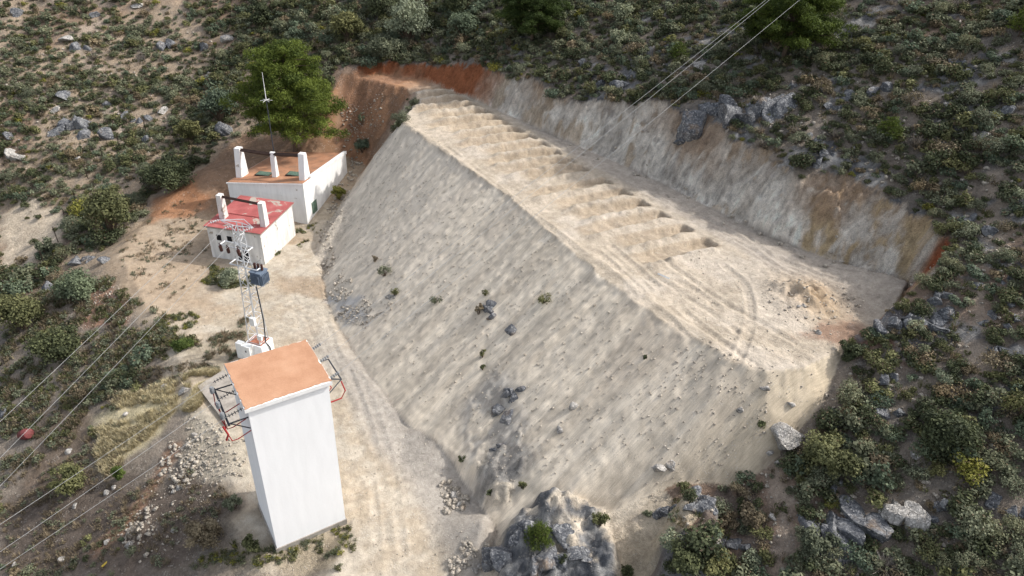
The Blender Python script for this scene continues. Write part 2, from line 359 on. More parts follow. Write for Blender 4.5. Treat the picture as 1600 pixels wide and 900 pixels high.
M = dict(
    hillside=make_ground_mat('hillside_soil', 6, 34, (.66, 1.24), 1, .9, .13, .35),
    embankment=make_ground_mat('tipped_spoil', 20, 40, (.80, 1.17), .06, .5, .05, .25),
    cut_slope=make_ground_mat('cut_rock', 4.0, 20, (.64, 1.30), .6, 1.0, .30),
    excavated_platform=make_ground_mat('sandy_fill', 8, 36, (.77, 1.17), 1, .8, .09, .12),
    dirt_track=make_ground_mat('track_dirt', 5, 30, (.80, 1.14), 1, .7, .08, .2),
    rock=make_rock_mat('limestone', (.055, .06, .072), (.125, .13, .142), (.25, .25, .25)),
    paler=make_rock_mat('pale_limestone', (.18, .17, .16), (.36, .34, .315), (.50, .475, .44), 1.3),
    leaf=make_leaf_mat(),
    spoilstone=make_rock_mat('pale_spoil_stone', (.30, .265, .22), (.44, .39, .325), (.56, .505, .43), 1.6),
    towerwall=make_wall_mat('whitewash', (.90, .905, .91), (.5, .48, .45), 0, .05),
    housewall=make_wall_mat('weathered_whitewash', (.85, .845, .83), (.46, .42, .37), .34, .12),
    shedwall=make_wall_mat('peeling_whitewash', (.78, .76, .73), (.42, .37, .31), .37, .28),
    terracotta=make_tile_mat('terracotta_coating', (.46, .255, .155), (.39, .205, .12), (.51, .30, .19)),
    roofbrown=make_tile_mat('faded_roof_coating', (.40, .20, .115), (.24, .15, .10), (.47, .26, .16)),
    roofred=make_tile_mat('red_roof_paint', (.37, .10, .095), (.27, .075, .07), (.44, .16, .145), (.38, .33, .28)),
    steel=make_plain('galvanised_steel', (.60, .61, .62), .5, .1),
    rust=make_plain('rusty_steel', (.05, .030, .024), .8, .1, .4),
    dark=make_plain('dark_metal', (.05, .055, .065), .6, .2),
    red=make_plain('red_cable', (.33, .03, .03), .5),
    grey=make_plain('grey_polymer', (.25, .26, .27), .5),
    brown=make_plain('brown_porcelain', (.07, .03, .025), .3),
    blue=make_plain('blue_grey_enamel', (.15, .19, .25), .45, 0, .2),
    conc=make_plain('concrete', (.36, .325, .285), .9, 0, .35, 3),
    green=make_plain('green_paint', (.11, .17, .13), .6, 0, .35),
    white=make_plain('white_paint', (.8, .8, .78), .6, 0, .1),
    wire=make_plain('aluminium_wire', (.42, .42, .41), .5, .1),
    bark=make_plain('bark', (.12, .085, .06), .9, 0, .4, 12),
    black=make_plain('black_opening', (.012, .012, .014), .9),
    yellow=make_plain('yellow_plastic', (.5, .36, .06), .5),
    barrel=make_plain('faded_red_plastic', (.17, .045, .045), .6, 0, .25),
    brick=make_plain('brick', (.40, .16, .10), .9, 0, .3),
)

# ------------------------------------------------------------------ mesh helpers
class MB:
    def __init__(s): s.v = []; s.f = []; s.c = []
    def add(s, v, f, c=None):
        o = len(s.v); s.v += [tuple(map(float, p)) for p in v]; s.f += [tuple(i+o for i in q) for q in f]
        if c is not None: s.c += [c]*len(v)
        return s
    def box(s, lo, hi, M3=None):
        (a, b, c), (d, e, g) = lo, hi
        v = [(a, b, c), (d, b, c), (d, e, c), (a, e, c), (a, b, g), (d, b, g), (d, e, g), (a, e, g)]
        if M3 is not None: v = [tuple(M3 @ Vector(p)) for p in v]
        return s.add(v, [(0, 3, 2, 1), (4, 5, 6, 7), (0, 1, 5, 4), (1, 2, 6, 5), (2, 3, 7, 6), (3, 0, 4, 7)])
    def hexa(s, v): return s.add(v, [(0, 3, 2, 1), (4, 5, 6, 7), (0, 1, 5, 4), (1, 2, 6, 5), (2, 3, 7, 6), (3, 0, 4, 7)])
    def tube(s, pts, r, k=6, c=None):
        pts = [Vector(p) for p in pts]; rs = r if hasattr(r, '__len__') else [r]*len(pts)
        V = []; F = []
        for i, p in enumerate(pts):
            d = (pts[min(i+1, len(pts)-1)]-pts[max(i-1, 0)]).normalized()
            a = d.cross(Vector((0, 0, 1)) if abs(d.z) < .9 else Vector((1, 0, 0))).normalized(); b = d.cross(a)
            for j in range(k):
                t = 2*math.pi*j/k; V.append(p+(a*math.cos(t)+b*math.sin(t))*rs[i])
        for i in range(len(pts)-1):
            for j in range(k): F.append((i*k+j, i*k+(j+1) % k, (i+1)*k+(j+1) % k, (i+1)*k+j))
        F.append(tuple(range(k))[::-1]); F.append(tuple((len(pts)-1)*k+j for j in range(k)))
        return s.add(V, F, c)
    def bar(s, a, b, w): return s.tube([a, b], w*.7, 4)
    def build(s, name, mat, parent=None, smooth=False):
        me = bpy.data.meshes.new(name); me.from_pydata(s.v, [], s.f); me.materials.append(mat)
        if s.c:
            at_ = me.color_attributes.new('tint', 'FLOAT_COLOR', 'POINT'); at_.data.foreach_set('color', np.array([(*c, 1) for c in s.c], np.float32).ravel())
        if smooth: me.polygons.foreach_set('use_smooth', [True]*len(me.polygons))
        me.update()
        o = bpy.data.objects.new(name, me); COL.objects.link(o)
        if parent is not None: o.parent = parent
        return o
def np_mesh(name, V, quads=None, tris=None, cols=None, mat=None, smooth=False):
    me = bpy.data.meshes.new(name)
    nq = 0 if quads is None else len(quads); ntr = 0 if tris is None else len(tris)
    me.vertices.add(len(V)); me.vertices.foreach_set('co', np.asarray(V, np.float32).ravel())
    idx = []; 
    if nq: idx.append(np.asarray(quads, np.int32).ravel())
    if ntr: idx.append(np.asarray(tris, np.int32).ravel())
    idx = np.concatenate(idx); me.loops.add(len(idx)); me.loops.foreach_set('vertex_index', idx)
    st = np.concatenate([np.arange(nq)*4, nq*4+np.arange(ntr)*3]).astype(np.int32)
    me.polygons.add(nq+ntr); me.polygons.foreach_set('loop_start', st)
    if smooth: me.polygons.foreach_set('use_smooth', np.ones(nq+ntr, bool))
    if cols is not None:
        a = me.color_attributes.new('tint', 'FLOAT_COLOR', 'POINT')
        c4 = np.ones((len(V), 4), np.float32); c4[:, :3] = cols; a.data.foreach_set('color', c4.ravel())
    me.update(calc_edges=True)
    if mat: me.materials.append(mat)
    return me
def link(name, me):
    o = bpy.data.objects.new(name, me); COL.objects.link(o); return o
def tag(o, label, cat, group=None):
    o['label'] = label; o['category'] = cat
    if group: o['group'] = group
    return o
def thing(name, label, cat, loc=(0, 0, 0), rz=0, group=None):
    o = bpy.data.objects.new(name, None); COL.objects.link(o); o.location = loc; o.rotation_euler = (0, 0, rz)
    return tag(o, label, cat, group)
# ------------------------------------------------------------------ the ground
def spaced(segs):
    out = []
    for a, b, st in segs: out += list(np.arange(a, b-1e-6, st))
    return np.array(out+[segs[-1][1]])
XS = spaced([(-140, -70, 3), (-70, -46, .6), (-46, -26, .22), (-26, -13, .115), (-13, 18, .085), (18, 26, .115), (26, 40, .3), (40, 100, 3)])
YS = spaced([(-30, 8, 2), (8, 15, .3), (15, 40, .085), (40, 46, .115), (46, 62, .15), (62, 82, .28), (82, 160, 3)])
GX, GY = np.meshgrid(XS, YS)
GZ, GW = surface(GX, GY)
def C(*c): return np.array(c)[None, None]
def mix(a, b, w): return a*(1-w[..., None])+b*w[..., None]
s_, n_, dP_ = GW['s'], GW['n'], GW['dP']
nA = fbm(GX/3.2, GY/3.2, 71, 5)*.5+.5; nB = fbm(GX/.9, GY/.9, 72, 4)*.5+.5; nC = fbm(GX/9, GY/9, 73, 3)*.5+.5
stk = afbm(s_/.45, n_/7.5, 74, 4)*.5+.5; stk2 = afbm(s_/1.4, n_/7, 75, 3)*.5+.5
# natural slopes: pale tan soil between the shrubs, browner and greyer in places
left = sstep(-14, -20, GX)*sstep(36, 42, GY) 
nat = mix(C(.20, .168, .138), C(.28, .235, .19), sstep(.35, .7, nA))
nat = mix(nat, C(.36, .28, .20), left*.8)
nat = mix(nat, C(.24, .14, .09), sstep(.60, .72, nC)*.45)
nat = mix(nat, C(.13, .125, .12), sstep(.52, .66, nB)*.45)
col = nat
spill = (GX > -15.7) & (n_ < 21.5) & (s_+1.2*(nA-.5) < np.where(n_ < 17.2, -10.6, -12.6)) & (GY > 12) & (GX < 12)
# embankment of tipped spoil
emb = mix(C(.47, .425, .37), C(.59, .54, .475), sstep(.32, .68, stk))
emb = mix(emb, C(.44, .375, .315), sstep(.52, .72, stk2)*.3)
emb = mix(emb, C(.51, .475, .435), sstep(-26, -36, s_)*.6)
emb = mix(emb, C(.56, .51, .445), sstep(.55, .7, nA)*.3)
emb = mix(emb, mix(C(.34, .20, .125), C(.22, .14, .095), sstep(.4, .65, nB)), sstep(-49.5, -53, s_+1.5*(nB-.5)))
emb = mix(emb, C(.44, .385, .31), sstep(-13.5, -11.5, s_+1.2*(nA-.5)))
col = mix(col, emb*C(1.13, 1.085, 1.0), np.maximum(GW['fill'], spill*(1-GW['yard'])))
# cut face
cutf = mix(C(.55, .50, .435), C(.77, .715, .63), sstep(.35, .65, fbm(s_/1.0, n_/1.4, 77, 5)*.5+.5))
och = fbm(s_/2.6, n_/1.7, 78, 6, .62)*.5+.5
fine_ = fbm(s_/.45, n_/.5, 80, 4, .6)*.5+.5
cutf = mix(cutf, C(.29, .27, .25), sstep(.55, .7, fine_)*.6)
cutf = mix(cutf, C(.44, .34, .235), sstep(.50, .62, och+.45*(fine_-.5))*.7)
cutf = mix(cutf, C(.46, .345, .19), sstep(.60, .70, och+.55*(fine_-.5))*sstep(-26, -20, s_)*.7)
topb = sstep(1.2, 2.4, dP_+.9*fbm(s_/1.1, n_/3, 79, 4))
pock = np.clip(np.exp(-((s_+28.3)/2.4)**2)+np.exp(-((s_+19.3)/1.6)**2)+.7*np.exp(-((s_+41)/3)**2), 0, 1)
topb = np.clip(topb*.45+pock*sstep(.5, 1.3, dP_+.8*fbm(s_/.9, n_/2, 82, 4)), 0, 1)
cutf = mix(cutf, C(.34, .235, .155), topb*.8*sstep(.2, .5, fine_+.15))
cutf = mix(cutf, C(.33, .125, .06), sstep(-45.5, -49.5, s_+2.2*(nB-.5)))
cutf = mix(cutf, C(.30, .10, .05), sstep(-13.6, -13.0, s_+.5*(nB-.5))*sstep(31.5, 32.5, n_))
col = mix(col, cutf, GW['cut'])
# platform
pl = mix(C(.40, .355, .295), C(.465, .415, .35), sstep(.3, .7, nB))
pl = mix(pl, C(.50, .46, .41), sstep(.55, .7, nA)*.6)
pl = mix(pl, C(.355, .29, .215), GW['trench']*.6)
pl = mix(pl, C(.37, .34, .31), sstep(28.6, 29.3, n_+.4*(nA-.5))*.7)
pl = mix(pl, C(.40, .30, .20), np.exp(-(((s_+15.3)/1.9)**2+((n_-28.4)/1.5)**2))*.8)
pl = mix(pl, C(.38, .22, .13), sstep(-51.5, -54.5, s_+2.5*(nA-.5)))
col = mix(col, pl*C(1.04, 1.0, .95), GW['plat'])
# track and yard
yd = mix(C(.40, .335, .255), C(.46, .405, .33), sstep(.3, .7, nB))
yd = mix(yd, C(.35, .265, .185), np.clip(sstep(.52, .68, nA)*.75+sstep(-17.5, -21, GX)*.75, 0, .85)*sstep(30, 37, GY))
yd = mix(yd, C(.35, .32, .285), sstep(8.2, 9.6, n_+.9*(nA-.5))*sstep(36, 30, GY)*.85)
yd = mix(yd, C(.25, .165, .105), sstep(45.0, 48.5, GY+1.6*(nA-.5))*sstep(-15, -16.5, GX))
col = mix(col, yd, GW['yard']*sstep(1.3, .2, GW['dY']+.9*(nB-.5)))
bk = mix(C(.40, .37, .33), C(.36, .27, .19), sstep(.45, .6, nA))
bk = mix(bk, emb*C(1.10, 1.06, 1.0), sstep(-15.8, -15.2, GX))
col = mix(col, bk, GW['bank'])
col = mix(col, C(.27, .15, .085), GW['bank']*sstep(42, 47, GY)*sstep(-15.2, -16, GX)*.9)
def zone(pts, c, amt=1., soft=.5, wob=.8):
    global col
    d = sdist(hpoly(pts), GX, GY)+wob*fbm(GX/.9, GY/.9, 81, 4)
    col = mix(col, C(*c)*(1+.30*(nB[..., None]-.5)), amt*sstep(soft, -soft, d))
    return d
RED = (.34, .155, .08)
zone([(520, 122), (560, 112), (640, 108), (660, 122), (610, 148), (585, 170), (565, 195), (575, 225), (545, 240), (520, 230), (535, 170)], (.30, .17, .105), .95)
zone([(330, 245), (380, 205), (420, 215), (500, 225), (520, 236), (395, 275), (360, 330), (300, 330), (270, 320)], (.26, .165, .108), .9)
zone([(235, 310), (300, 285), (330, 310), (290, 345), (240, 345)], (.34, .165, .085), .8)
zone([(118, 480), (165, 445), (195, 470), (200, 505), (140, 515), (118, 505)], (.40, .24, .165), .9, .3, .4)
zone([(0, 345), (30, 320), (70, 315), (105, 345), (90, 385), (50, 395), (70, 420), (0, 430)], (.52, .44, .34), .9, .4)
zone([(150, 650), (200, 612), (260, 595), (285, 625), (260, 670), (215, 700), (170, 745), (150, 700)], (.56, .485, .31), .9, .5, .7)
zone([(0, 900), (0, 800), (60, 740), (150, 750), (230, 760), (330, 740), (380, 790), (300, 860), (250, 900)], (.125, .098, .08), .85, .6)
zone([(60, 640), (130, 640), (150, 700), (110, 760), (40, 760)], (.20, .15, .11), .7)
zone([(300, 640), (350, 670), (385, 700), (395, 750), (330, 752), (290, 720)], (.44, .39, .31), .85, .3, .4)
zone([(265, 690), (285, 690), (250, 760), (190, 835), (150, 870), (140, 860), (200, 800), (240, 745)], (.36, .22, .145), .8, .25, .3)
zone([(400, 860), (520, 815), (550, 850), (520, 890), (300, 895), (330, 860)], (.30, .25, .175), .7, .4, .6)
zone([(300, 540), (390, 500), (390, 560), (330, 590), (290, 600)], (.30, .255, .19), .75, .5)
zone([(515, 465), (560, 475), (600, 490), (575, 510), (530, 500)], (.40, .39, .38), .9, .3)
zone([(1330, 500), (1480, 512), (1440, 560), (1330, 548), (1240, 530)], (.24, .125, .08), .65)
for _p in ([(1510, 430), (1540, 430), (1560, 600), (1508, 600)], [(1195, 720), (1222, 720), (1258, 900), (1215, 900)], [(1540, 270), (1565, 270), (1570, 400), (1530, 430)], [(1490, 50), (1512, 45), (1440, 200), (1422, 190)], [(95, 60), (170, 20), (176, 32), (112, 72), (185, 130), (195, 240), (180, 240), (165, 130)]): zone(_p, (.36, .295, .235), .75, .3, .4)
zone([(765, 720), (840, 700), (850, 760), (790, 780)], (.36, .33, .28), .6, .3)
rocky = np.clip(GW['ra']+GW['rb']*.75, 0, 1)*sstep(-.1, .18, fbm(GX/1.3, GY/1.3, 83, 5)+.20)*(GW['nat']+GW['fill']*.85+GW['bank']).clip(0, 1)
rcol = mix(C(.10, .105, .115), C(.30, .295, .285), sstep(.35, .68, fbm(GX/.6, GY/.6, 84, 5, .65)*.5+.5))
col = mix(col, rcol, rocky)
# bare limestone breaking through the natural slope
out = sstep(.18, .34, fbm(GX/2.6+5, GY/1.9, 85, 5, .6))*GW['nat']*sstep(24, 28, n_)
GZ = GZ + out*.16*np.abs(fbm(GX/.5, GY/.5, 86, 3))
col = mix(col, rcol, out*.85)
col = np.clip(col*(1+.22*(fbm(GX/.28, GY/.28, 87, 2))[..., None]), .01, .8)
V = np.stack([GX, GY, GZ], -1).reshape(-1, 3); CC = col.reshape(-1, 3)
ny_, nx_ = GX.shape
ii = np.arange(nx_*ny_).reshape(ny_, nx_)
Q = np.stack([ii[:-1, :-1], ii[:-1, 1:], ii[1:, 1:], ii[1:, :-1]], -1).reshape(-1, 4)
full = np_mesh('ground_whole', V, quads=Q, smooth=True)
NRM = np.empty(len(V)*3, np.float32); full.vertex_normals.foreach_get('vector', NRM); NRM = NRM.reshape(-1, 3)
bpy.data.meshes.remove(full)
cls = np.zeros(ny_*nx_, int)
W5 = np.stack([GW['nat'].ravel(), GW['fill'].ravel(), GW['cut'].ravel(), GW['plat'].ravel(), (GW['yard']).ravel(), GW['bank'].ravel()], 1)
cls = W5.argmax(1)
cls[(cls == 5)] = 1
cls[(cls == 4) & (GW['dY'].ravel() > .6)] = 0
qc = cls[Q[:, 0]]
for k, nm in enumerate(['hillside', 'embankment', 'cut_slope', 'excavated_platform', 'dirt_track']):
    q = Q[qc == k]; u, inv = np.unique(q, return_inverse=True)
    me = np_mesh(nm, V[u], quads=inv.reshape(-1, 4), cols=CC[u], mat=M[nm], smooth=True)
    me.normals_split_custom_set_from_vertices(NRM[u].tolist())
    o = link(nm, me); o['kind'] = 'structure'
# ------------------------------------------------------------------ buildings
def ground_min(pts): return float(min(hz(p[0], p[1]) for p in pts))
# white switch tower
TX, TY, TYAW, TW, TD, TH = -8.72326, 20.44736, .59233, 2.98613, 2.70162, 8.0
tow = thing('transformer_tower', 'tall windowless white tower with flat terracotta topped roof, standing beside the dirt track', 'tower', (TX, TY, 0), TYAW)
a, b = TW/2, TD/2
tb = MB(); tb.box((-a, -b, -.6), (a, b, TH-.17)); tw = tb.build('wall', M['towerwall'], tow)
mb = MB(); mb.box((-a-.05, -b-.05, -.7), (a+.05, b+.05, .10)); mb.build('plinth', M['conc'], tow)
mb = MB(); mb.hexa([(-a-.12, -b-.12, TH-.167), (a+.12, -b-.12, TH-.167), (a+.12, b+.12, TH-.167), (-a-.12, b+.12, TH-.167),
                    (-a-.12, -b-.12, TH), (a+.12, -b-.12, TH), (a+.12, b+.12, TH), (-a-.12, b+.12, TH)])
rs = mb.build('roof_slab', M['housewall'], tow)
ed = []                                     # coating with a ragged, chipped rim
rg = random.Random(5)
for (x0, y0, x1, y1) in ((-a-.12, -b-.12, a+.12, -b-.12), (a+.12, -b-.12, a+.12, b+.12), (a+.12, b+.12, -a-.12, b+.12), (-a-.12, b+.12, -a-.12, -b-.12)):
    front = y0 == y1 and y0 < 0
    for k in range(26):
        t = k/26; x = x0+(x1-x0)*t; y = y0+(y1-y0)*t
        i = (rg.choice([.012, .02, .05]) if k > 1 else .01) + (.045 if front and k > 8 else 0) if k else .008
        nx, ny = (-(y1-y0), (x1-x0)); L = math.hypot(nx, ny); ed.append((x+nx/L*i, y+ny/L*i))
n = len(ed)
MB().add([(x, y, TH+.003) for x, y in ed]+[(x, y, TH+.028) for x, y in ed], [tuple(range(n, 2*n))]+[(k, (k+1) % n, n+(k+1) % n, n+k) for k in range(n)]).build('roof_coating', M['terracotta'], tow)

def tmat(): return Matrix.Translation((TX, TY, 0)) @ Matrix.Rotation(TYAW, 4, 'Z')
def tw_pt(x, y, z): return np.array(tmat() @ Vector((x, y, z)))
def insul(o, p, q, name='insulator', mat='grey', k=5):
    p, q = Vector(p), Vector(q); mb = MB(); mb.tube([p, q], .014, 5)
    for i in range(k):
        c = p.lerp(q, (i+.7)/(k+.4)); d = (q-p).normalized()*.014
        mb.tube([c-d, c+d], .065, 8)
    return mb.build(name, M[mat], o)
# bracket on the shaded face, with its surge arresters and cable loops
br = thing('cable_bracket', 'dark steel cable bracket with grey arresters and red cables on the shaded tower face', 'cable bracket', (TX, TY, 0), TYAW)
mb = MB(); zb = 7.35
mb.bar((-a-.70, 1.05, zb), (-a-.70, -1.25, zb), .055)
for y in (.95, -1.15): mb.bar((-a+.01, y, zb), (-a-.70, y, zb), .05); mb.bar((-a+.01, y, zb-.55), (-a-.66, y, zb), .035)
mb.build('frame', M['dark'], br)
for y in (.8, -.15, -.8):
    m2 = MB()
    m2.tube([(-a-.80, y, zb-.02), (-a-.80, y, zb+.30)], .055, 8)
    for k in range(4): m2.tube([(-a-.80, y, zb+.03+k*.07), (-a-.80, y, zb+.05+k*.07)], .085, 8)
    m2.build('arrester', M['grey'], br)
for y in (.75, -.2, -.9):
    MB().tube([(-a-.78, y, zb), (-a-.82, y-.1, zb-.45), (-a-.70, y-.25, zb-.85), (-a-.5, y-.3, zb-.8), (-a+.02, y-.3, zb-.6)], .021, 6).build('cable', M['red'], br)
MB().tube([(-a-.9, -1.2, zb), (-a-.80, -1.3, zb-.35), (-a-.9, -1.28, zb-.6)], .04, 6).build('cable', M['red'], br)
for y in (1.15, .1, -1.0): insul(br, (-a-.1, y, 7.72), (-a-.68, y-.05, 7.60), 'insulator', 'dark')
br2 = thing('cable_bracket', 'dark triangular steel bracket with red cable loop on the trackside tower face', 'cable bracket', (TX, TY, 0), TYAW)
mb = MB(); mb.bar((a-.01, -.9, 7.75), (a+.75, -.55, 7.15), .045); mb.bar((a-.01, -.9, 6.85), (a+.75, -.55, 7.15), .04); mb.bar((a+.75, -.55, 7.15), (a+.75, .9, 7.15), .045); mb.bar((a-.01, .9, 7.15), (a+.75, .9, 7.15), .04)
mb.build('frame', M['dark'], br2)
MB().tube([(a+.72, -.6, 7.1), (a+.8, -.75, 6.7), (a+.6, -.8, 6.42), (a+.2, -.8, 6.4), (a-.02, -.8, 6.45)], .03, 6).build('cable', M['red'], br2)
MB().tube([(a+.1, -.85, 7.6), (a+.22, -.9, 7.2), (a-.02, -.9, 6.9)], .026, 6).build('cable', M['red'], br2)
for y in (1.0, .1, -1.05): insul(br2, (a+.1, y, 7.78), (a+.62, y+.2, 7.80), 'insulator', 'grey')

# concrete slab behind the tower
zsl = .16
q = [at(308, 603, zsl), at(349, 578, zsl), at(405, 640, zsl), at(354, 663, zsl)]
sl_ = MB(); sl_.hexa([(p[0], p[1], zsl-.7) for p in q[::-1]]+[(p[0], p[1], zsl) for p in q[::-1]])
tag(sl_.build('concrete_slab', M['conc']), 'flat bare concrete slab lying on the ground behind the white tower', 'slab')

def prism(mb, base_z, tops):
    mb.hexa([(p[0], p[1], base_z) for p in tops]+[tuple(p) for p in tops])
def inset(ps, d):
    c = np.mean([p for p in ps], axis=0); out = []
    for p in ps:
        v = p-c; v[2] = 0; L = np.linalg.norm(v); r = p+v/L*d; out.append(r)
    return out
def lid(mb, ps, z0, z1):
    mb.hexa([(p[0], p[1], p[2]+z0) for p in ps]+[(p[0], p[1], p[2]+z1) for p in ps])
# white house
FR, FL, BR = at(473, 287, 3.5), at(355, 285, 2.9), at(540, 239, 3.0)
BL = FL+BR-FR
H1 = thing('white_house', 'white flat roofed block house with brown roof, three roof posts and green shutter', 'house', (float(FR[0]), float(FR[1]), 0))
o1 = np.array([FR[0], FR[1], 0])
L1 = [p-o1 for p in (FL, FR, BR, BL)]
mb = MB(); prism(mb, -1.0, [p-np.array([0, 0, .1]) for p in L1]); mb.build('wall', M['housewall'], H1)
mb = MB(); lid(mb, inset(L1, .09), -.097, 0); mb.build('roof_slab', M['housewall'], H1)
mb = MB(); lid(mb, inset(L1, .0), .003, .03); mb.build('roof_coating', M['roofbrown'], H1)
ex = L1[1]-L1[0]; ey = L1[2]-L1[1]
def rp(u, v, dz=0): return L1[0]+ex*u+ey*v+np.array([0, 0, dz])         # a point on the roof
def quadbox(mb, c, du, dv, z0, z1, eu, ev):
    eu = eu/np.linalg.norm(eu[:2]); ev = ev/np.linalg.norm(ev[:2])
    P = [c-eu*du-ev*dv, c+eu*du-ev*dv, c+eu*du+ev*dv, c-eu*du+ev*dv]
    mb.hexa([(p[0], p[1], c[2]+z0) for p in P]+[(p[0], p[1], c[2]+z1) for p in P])
# parapet strip along the trackside edge
mb = MB(); lid(mb, [rp(.965, .16), rp(1.012, .16), rp(1.012, 1.005), rp(.965, 1.005)], .032, .16); mb.build('parapet', M['housewall'], H1)
eu1 = ex/np.linalg.norm(ex); ev1 = ey/np.linalg.norm(ey)
tops = []
for (u_, v_, wx, wy, h) in ((.06, .20, .22, .50, 2.25), (.52, .19, .17, .22, 1.95), (.94, .14, .22, .44, 2.0)):
    c = rp(u_, v_); mb = MB()
    lo = [c-eu1*wx-ev1*wy, c+eu1*wx-ev1*wy, c+eu1*wx+ev1*wy, c-eu1*wx+ev1*wy]
    k = .55 if wy > .2 else 1
    hi = [c-eu1*wx-ev1*wy*.35, c+eu1*wx-ev1*wy*.35, c+eu1*wx+ev1*wy*k, c-eu1*wx+ev1*wy*k]
    mb.hexa([(p[0], p[1], c[2]+.028) for p in lo]+[(p[0], p[1], c[2]+h) for p in hi]); mb.build('roof_post', M['housewall'], H1)
    tops.append(c+np.array([0, 0, h-.16]))
mb = MB(); mb.bar(tops[0]+eu1*.15, tops[1]-eu1*.12, .2); mb.bar(tops[1]+eu1*.12, tops[2]-eu1*.15, .2); mb.build('roof_beam', M['rust'], H1)
for (u_, v_, gm) in ((.33, .24, 'green'), (.74, .25, 'green')):
    c = rp(u_, v_); mb = MB(); quadbox(mb, c, .58, .38, .028, .11, eu1, ev1); ht = mb.build('roof_hatch', M['rust'], H1)
    mb = MB(); quadbox(mb, c, .50, .32, .112, .135, eu1, ev1); mb.build('hatch_cover', M[gm], ht)
# green shutter on the sunlit wall: found where the photo shows it, on the wall plane
wn = np.cross(ey, [0, 0, 1]); wn = wn/np.linalg.norm(wn)
def onwall(u, v, p0, nrm):
    d = ray(u, v); o = np.array([0, 0, CAMZ]); t = np.dot(p0-o, nrm)/np.dot(d, nrm); return o+t*d
S = [onwall(u, v, FR, wn)-o1 for u, v in ((487.5, 315), (497, 309.5), (496, 329), (488.5, 334))]
zt = (S[0][2]+S[1][2])/2; zb_ = (S[2][2]+S[3][2])/2; pa, pb = S[3], S[2]
mb = MB(); k = wn*.03; k2 = -wn*.02
mb.hexa([(*(pa+k2)[:2], zb_), (*(pb+k2)[:2], zb_), (*(pb+k)[:2], zb_), (*(pa+k)[:2], zb_), (*(pa+k2)[:2], zt), (*(pb+k2)[:2], zt), (*(pb+k)[:2], zt), (*(pa+k)[:2], zt)])
mb.build('window_shutter', M['green'], H1)
# red roofed shed
FR2, FL2, BR2 = at(407, 366, 2.45), at(318, 353, 2.45), at(459, 317, 2.6)
BL2 = FL2+BR2-FR2
H2 = thing('red_roofed_shed', 'low peeling white shed with patchy red roof and two concrete roof posts', 'shed', (float(FR2[0]), float(FR2[1]), 0))
o2 = np.array([FR2[0], FR2[1], 0]); L2 = [p-o2 for p in (FL2, FR2, BR2, BL2)]
mb = MB(); prism(mb, -.8, [p-np.array([0, 0, .1]) for p in inset(L2, -.17)]); mb.build('wall', M['shedwall'], H2)
mb = MB(); lid(mb, L2, -.097, -.003); mb.build('roof_slab', M['conc'], H2)
mb = MB(); lid(mb, inset(L2, .015), 0, .03); mb.build('roof_coating', M['roofred'], H2)
ex2 = L2[1]-L2[0]; ey2 = L2[2]-L2[1]; eu2 = ex2/np.linalg.norm(ex2); ev2 = ey2/np.linalg.norm(ey2)
def rp2(u, v, dz=0): return L2[0]+ex2*u+ey2*v+np.array([0, 0, dz])
tops = []
for (u_, v_) in ((.16, .30), (.93, .24)):
    c = rp2(u_, v_); mb = MB(); w = .20
    lo = [c-eu2*w-ev2*w*1.2, c+eu2*w-ev2*w*1.2, c+eu2*w+ev2*w*1.2, c-eu2*w+ev2*w*1.2]
    mb.hexa([(p[0], p[1], c[2]+.02) for p in lo]+[(p[0], p[1], c[2]+1.75) for p in [c+(q-c)*.85 for q in lo]]); mb.build('roof_post', M['shedwall'], H2); tops.append(c+np.array([0, 0, 1.6]))
MB().bar(tops[0]+eu2*.15, tops[1]-eu2*.15, .15).build('roof_beam', M['rust'], H2)
MB().bar(rp2(.06, .42, .06), rp2(.92, .42, .06), .04).build('roof_ridge', M['roofred'], H2)
wn2 = np.cross(ex2, [0, 0, 1]); wn2 = wn2/np.linalg.norm(wn2)
WL = inset(L2, -.17)
for u_ in (.20, .40):
    c = WL[0]+(WL[1]-WL[0])*u_; c[2] = 1.62
    mb = MB(); P = [c-eu2*.17-wn2*.05, c+eu2*.17-wn2*.05, c+eu2*.17+wn2*.015, c-eu2*.17+wn2*.015]
    mb.hexa([(p[0], p[1], 1.42) for p in P]+[(p[0], p[1], 1.84) for p in P]); mb.build('wall_vent', M['black'], H2)
c = WL[0]+(WL[1]-WL[0])*.62; P = [c-eu2*.42-wn2*.05, c+eu2*.42-wn2*.05, c+eu2*.42+wn2*.012, c-eu2*.42+wn2*.012]
mb = MB(); mb.hexa([(p[0], p[1], -.3) for p in P]+[(p[0], p[1], 1.05) for p in P]); mb.build('doorway', M['black'], H2)
mb = MB(); P = [c-eu2*.52+wn2*.02, c+eu2*.52+wn2*.02, c+eu2*.52+wn2*.28, c-eu2*.52+wn2*.28]
mb.hexa([(p[0], p[1], 1.12) for p in P]+[(p[0], p[1], 1.2) for p in P]); mb.build('door_canopy', M['conc'], H2)

# thin aerial on the white house roof
ap = rp(.49, .26)+o1
ant = thing('roof_antenna', 'thin vertical aerial with white whip and spread radials above the brown roof', 'antenna', tuple(ap))
MB().tube([(0, 0, .0), (0, 0, 5.7)], .04, 6).build('mast', M['dark'], ant)
MB().tube([(0, 0, 5.7), (0, 0, 6.3), (0, 0, 7.7)], [.03, .026, .014], 6).build('whip', M['white'], ant)
for k in range(6):
    t = k*math.pi/3+.3; MB().tube([(0, 0, 5.75), (.42*math.cos(t), .42*math.sin(t), 5.69)], .014, 5).build('radial', M['white'], ant)

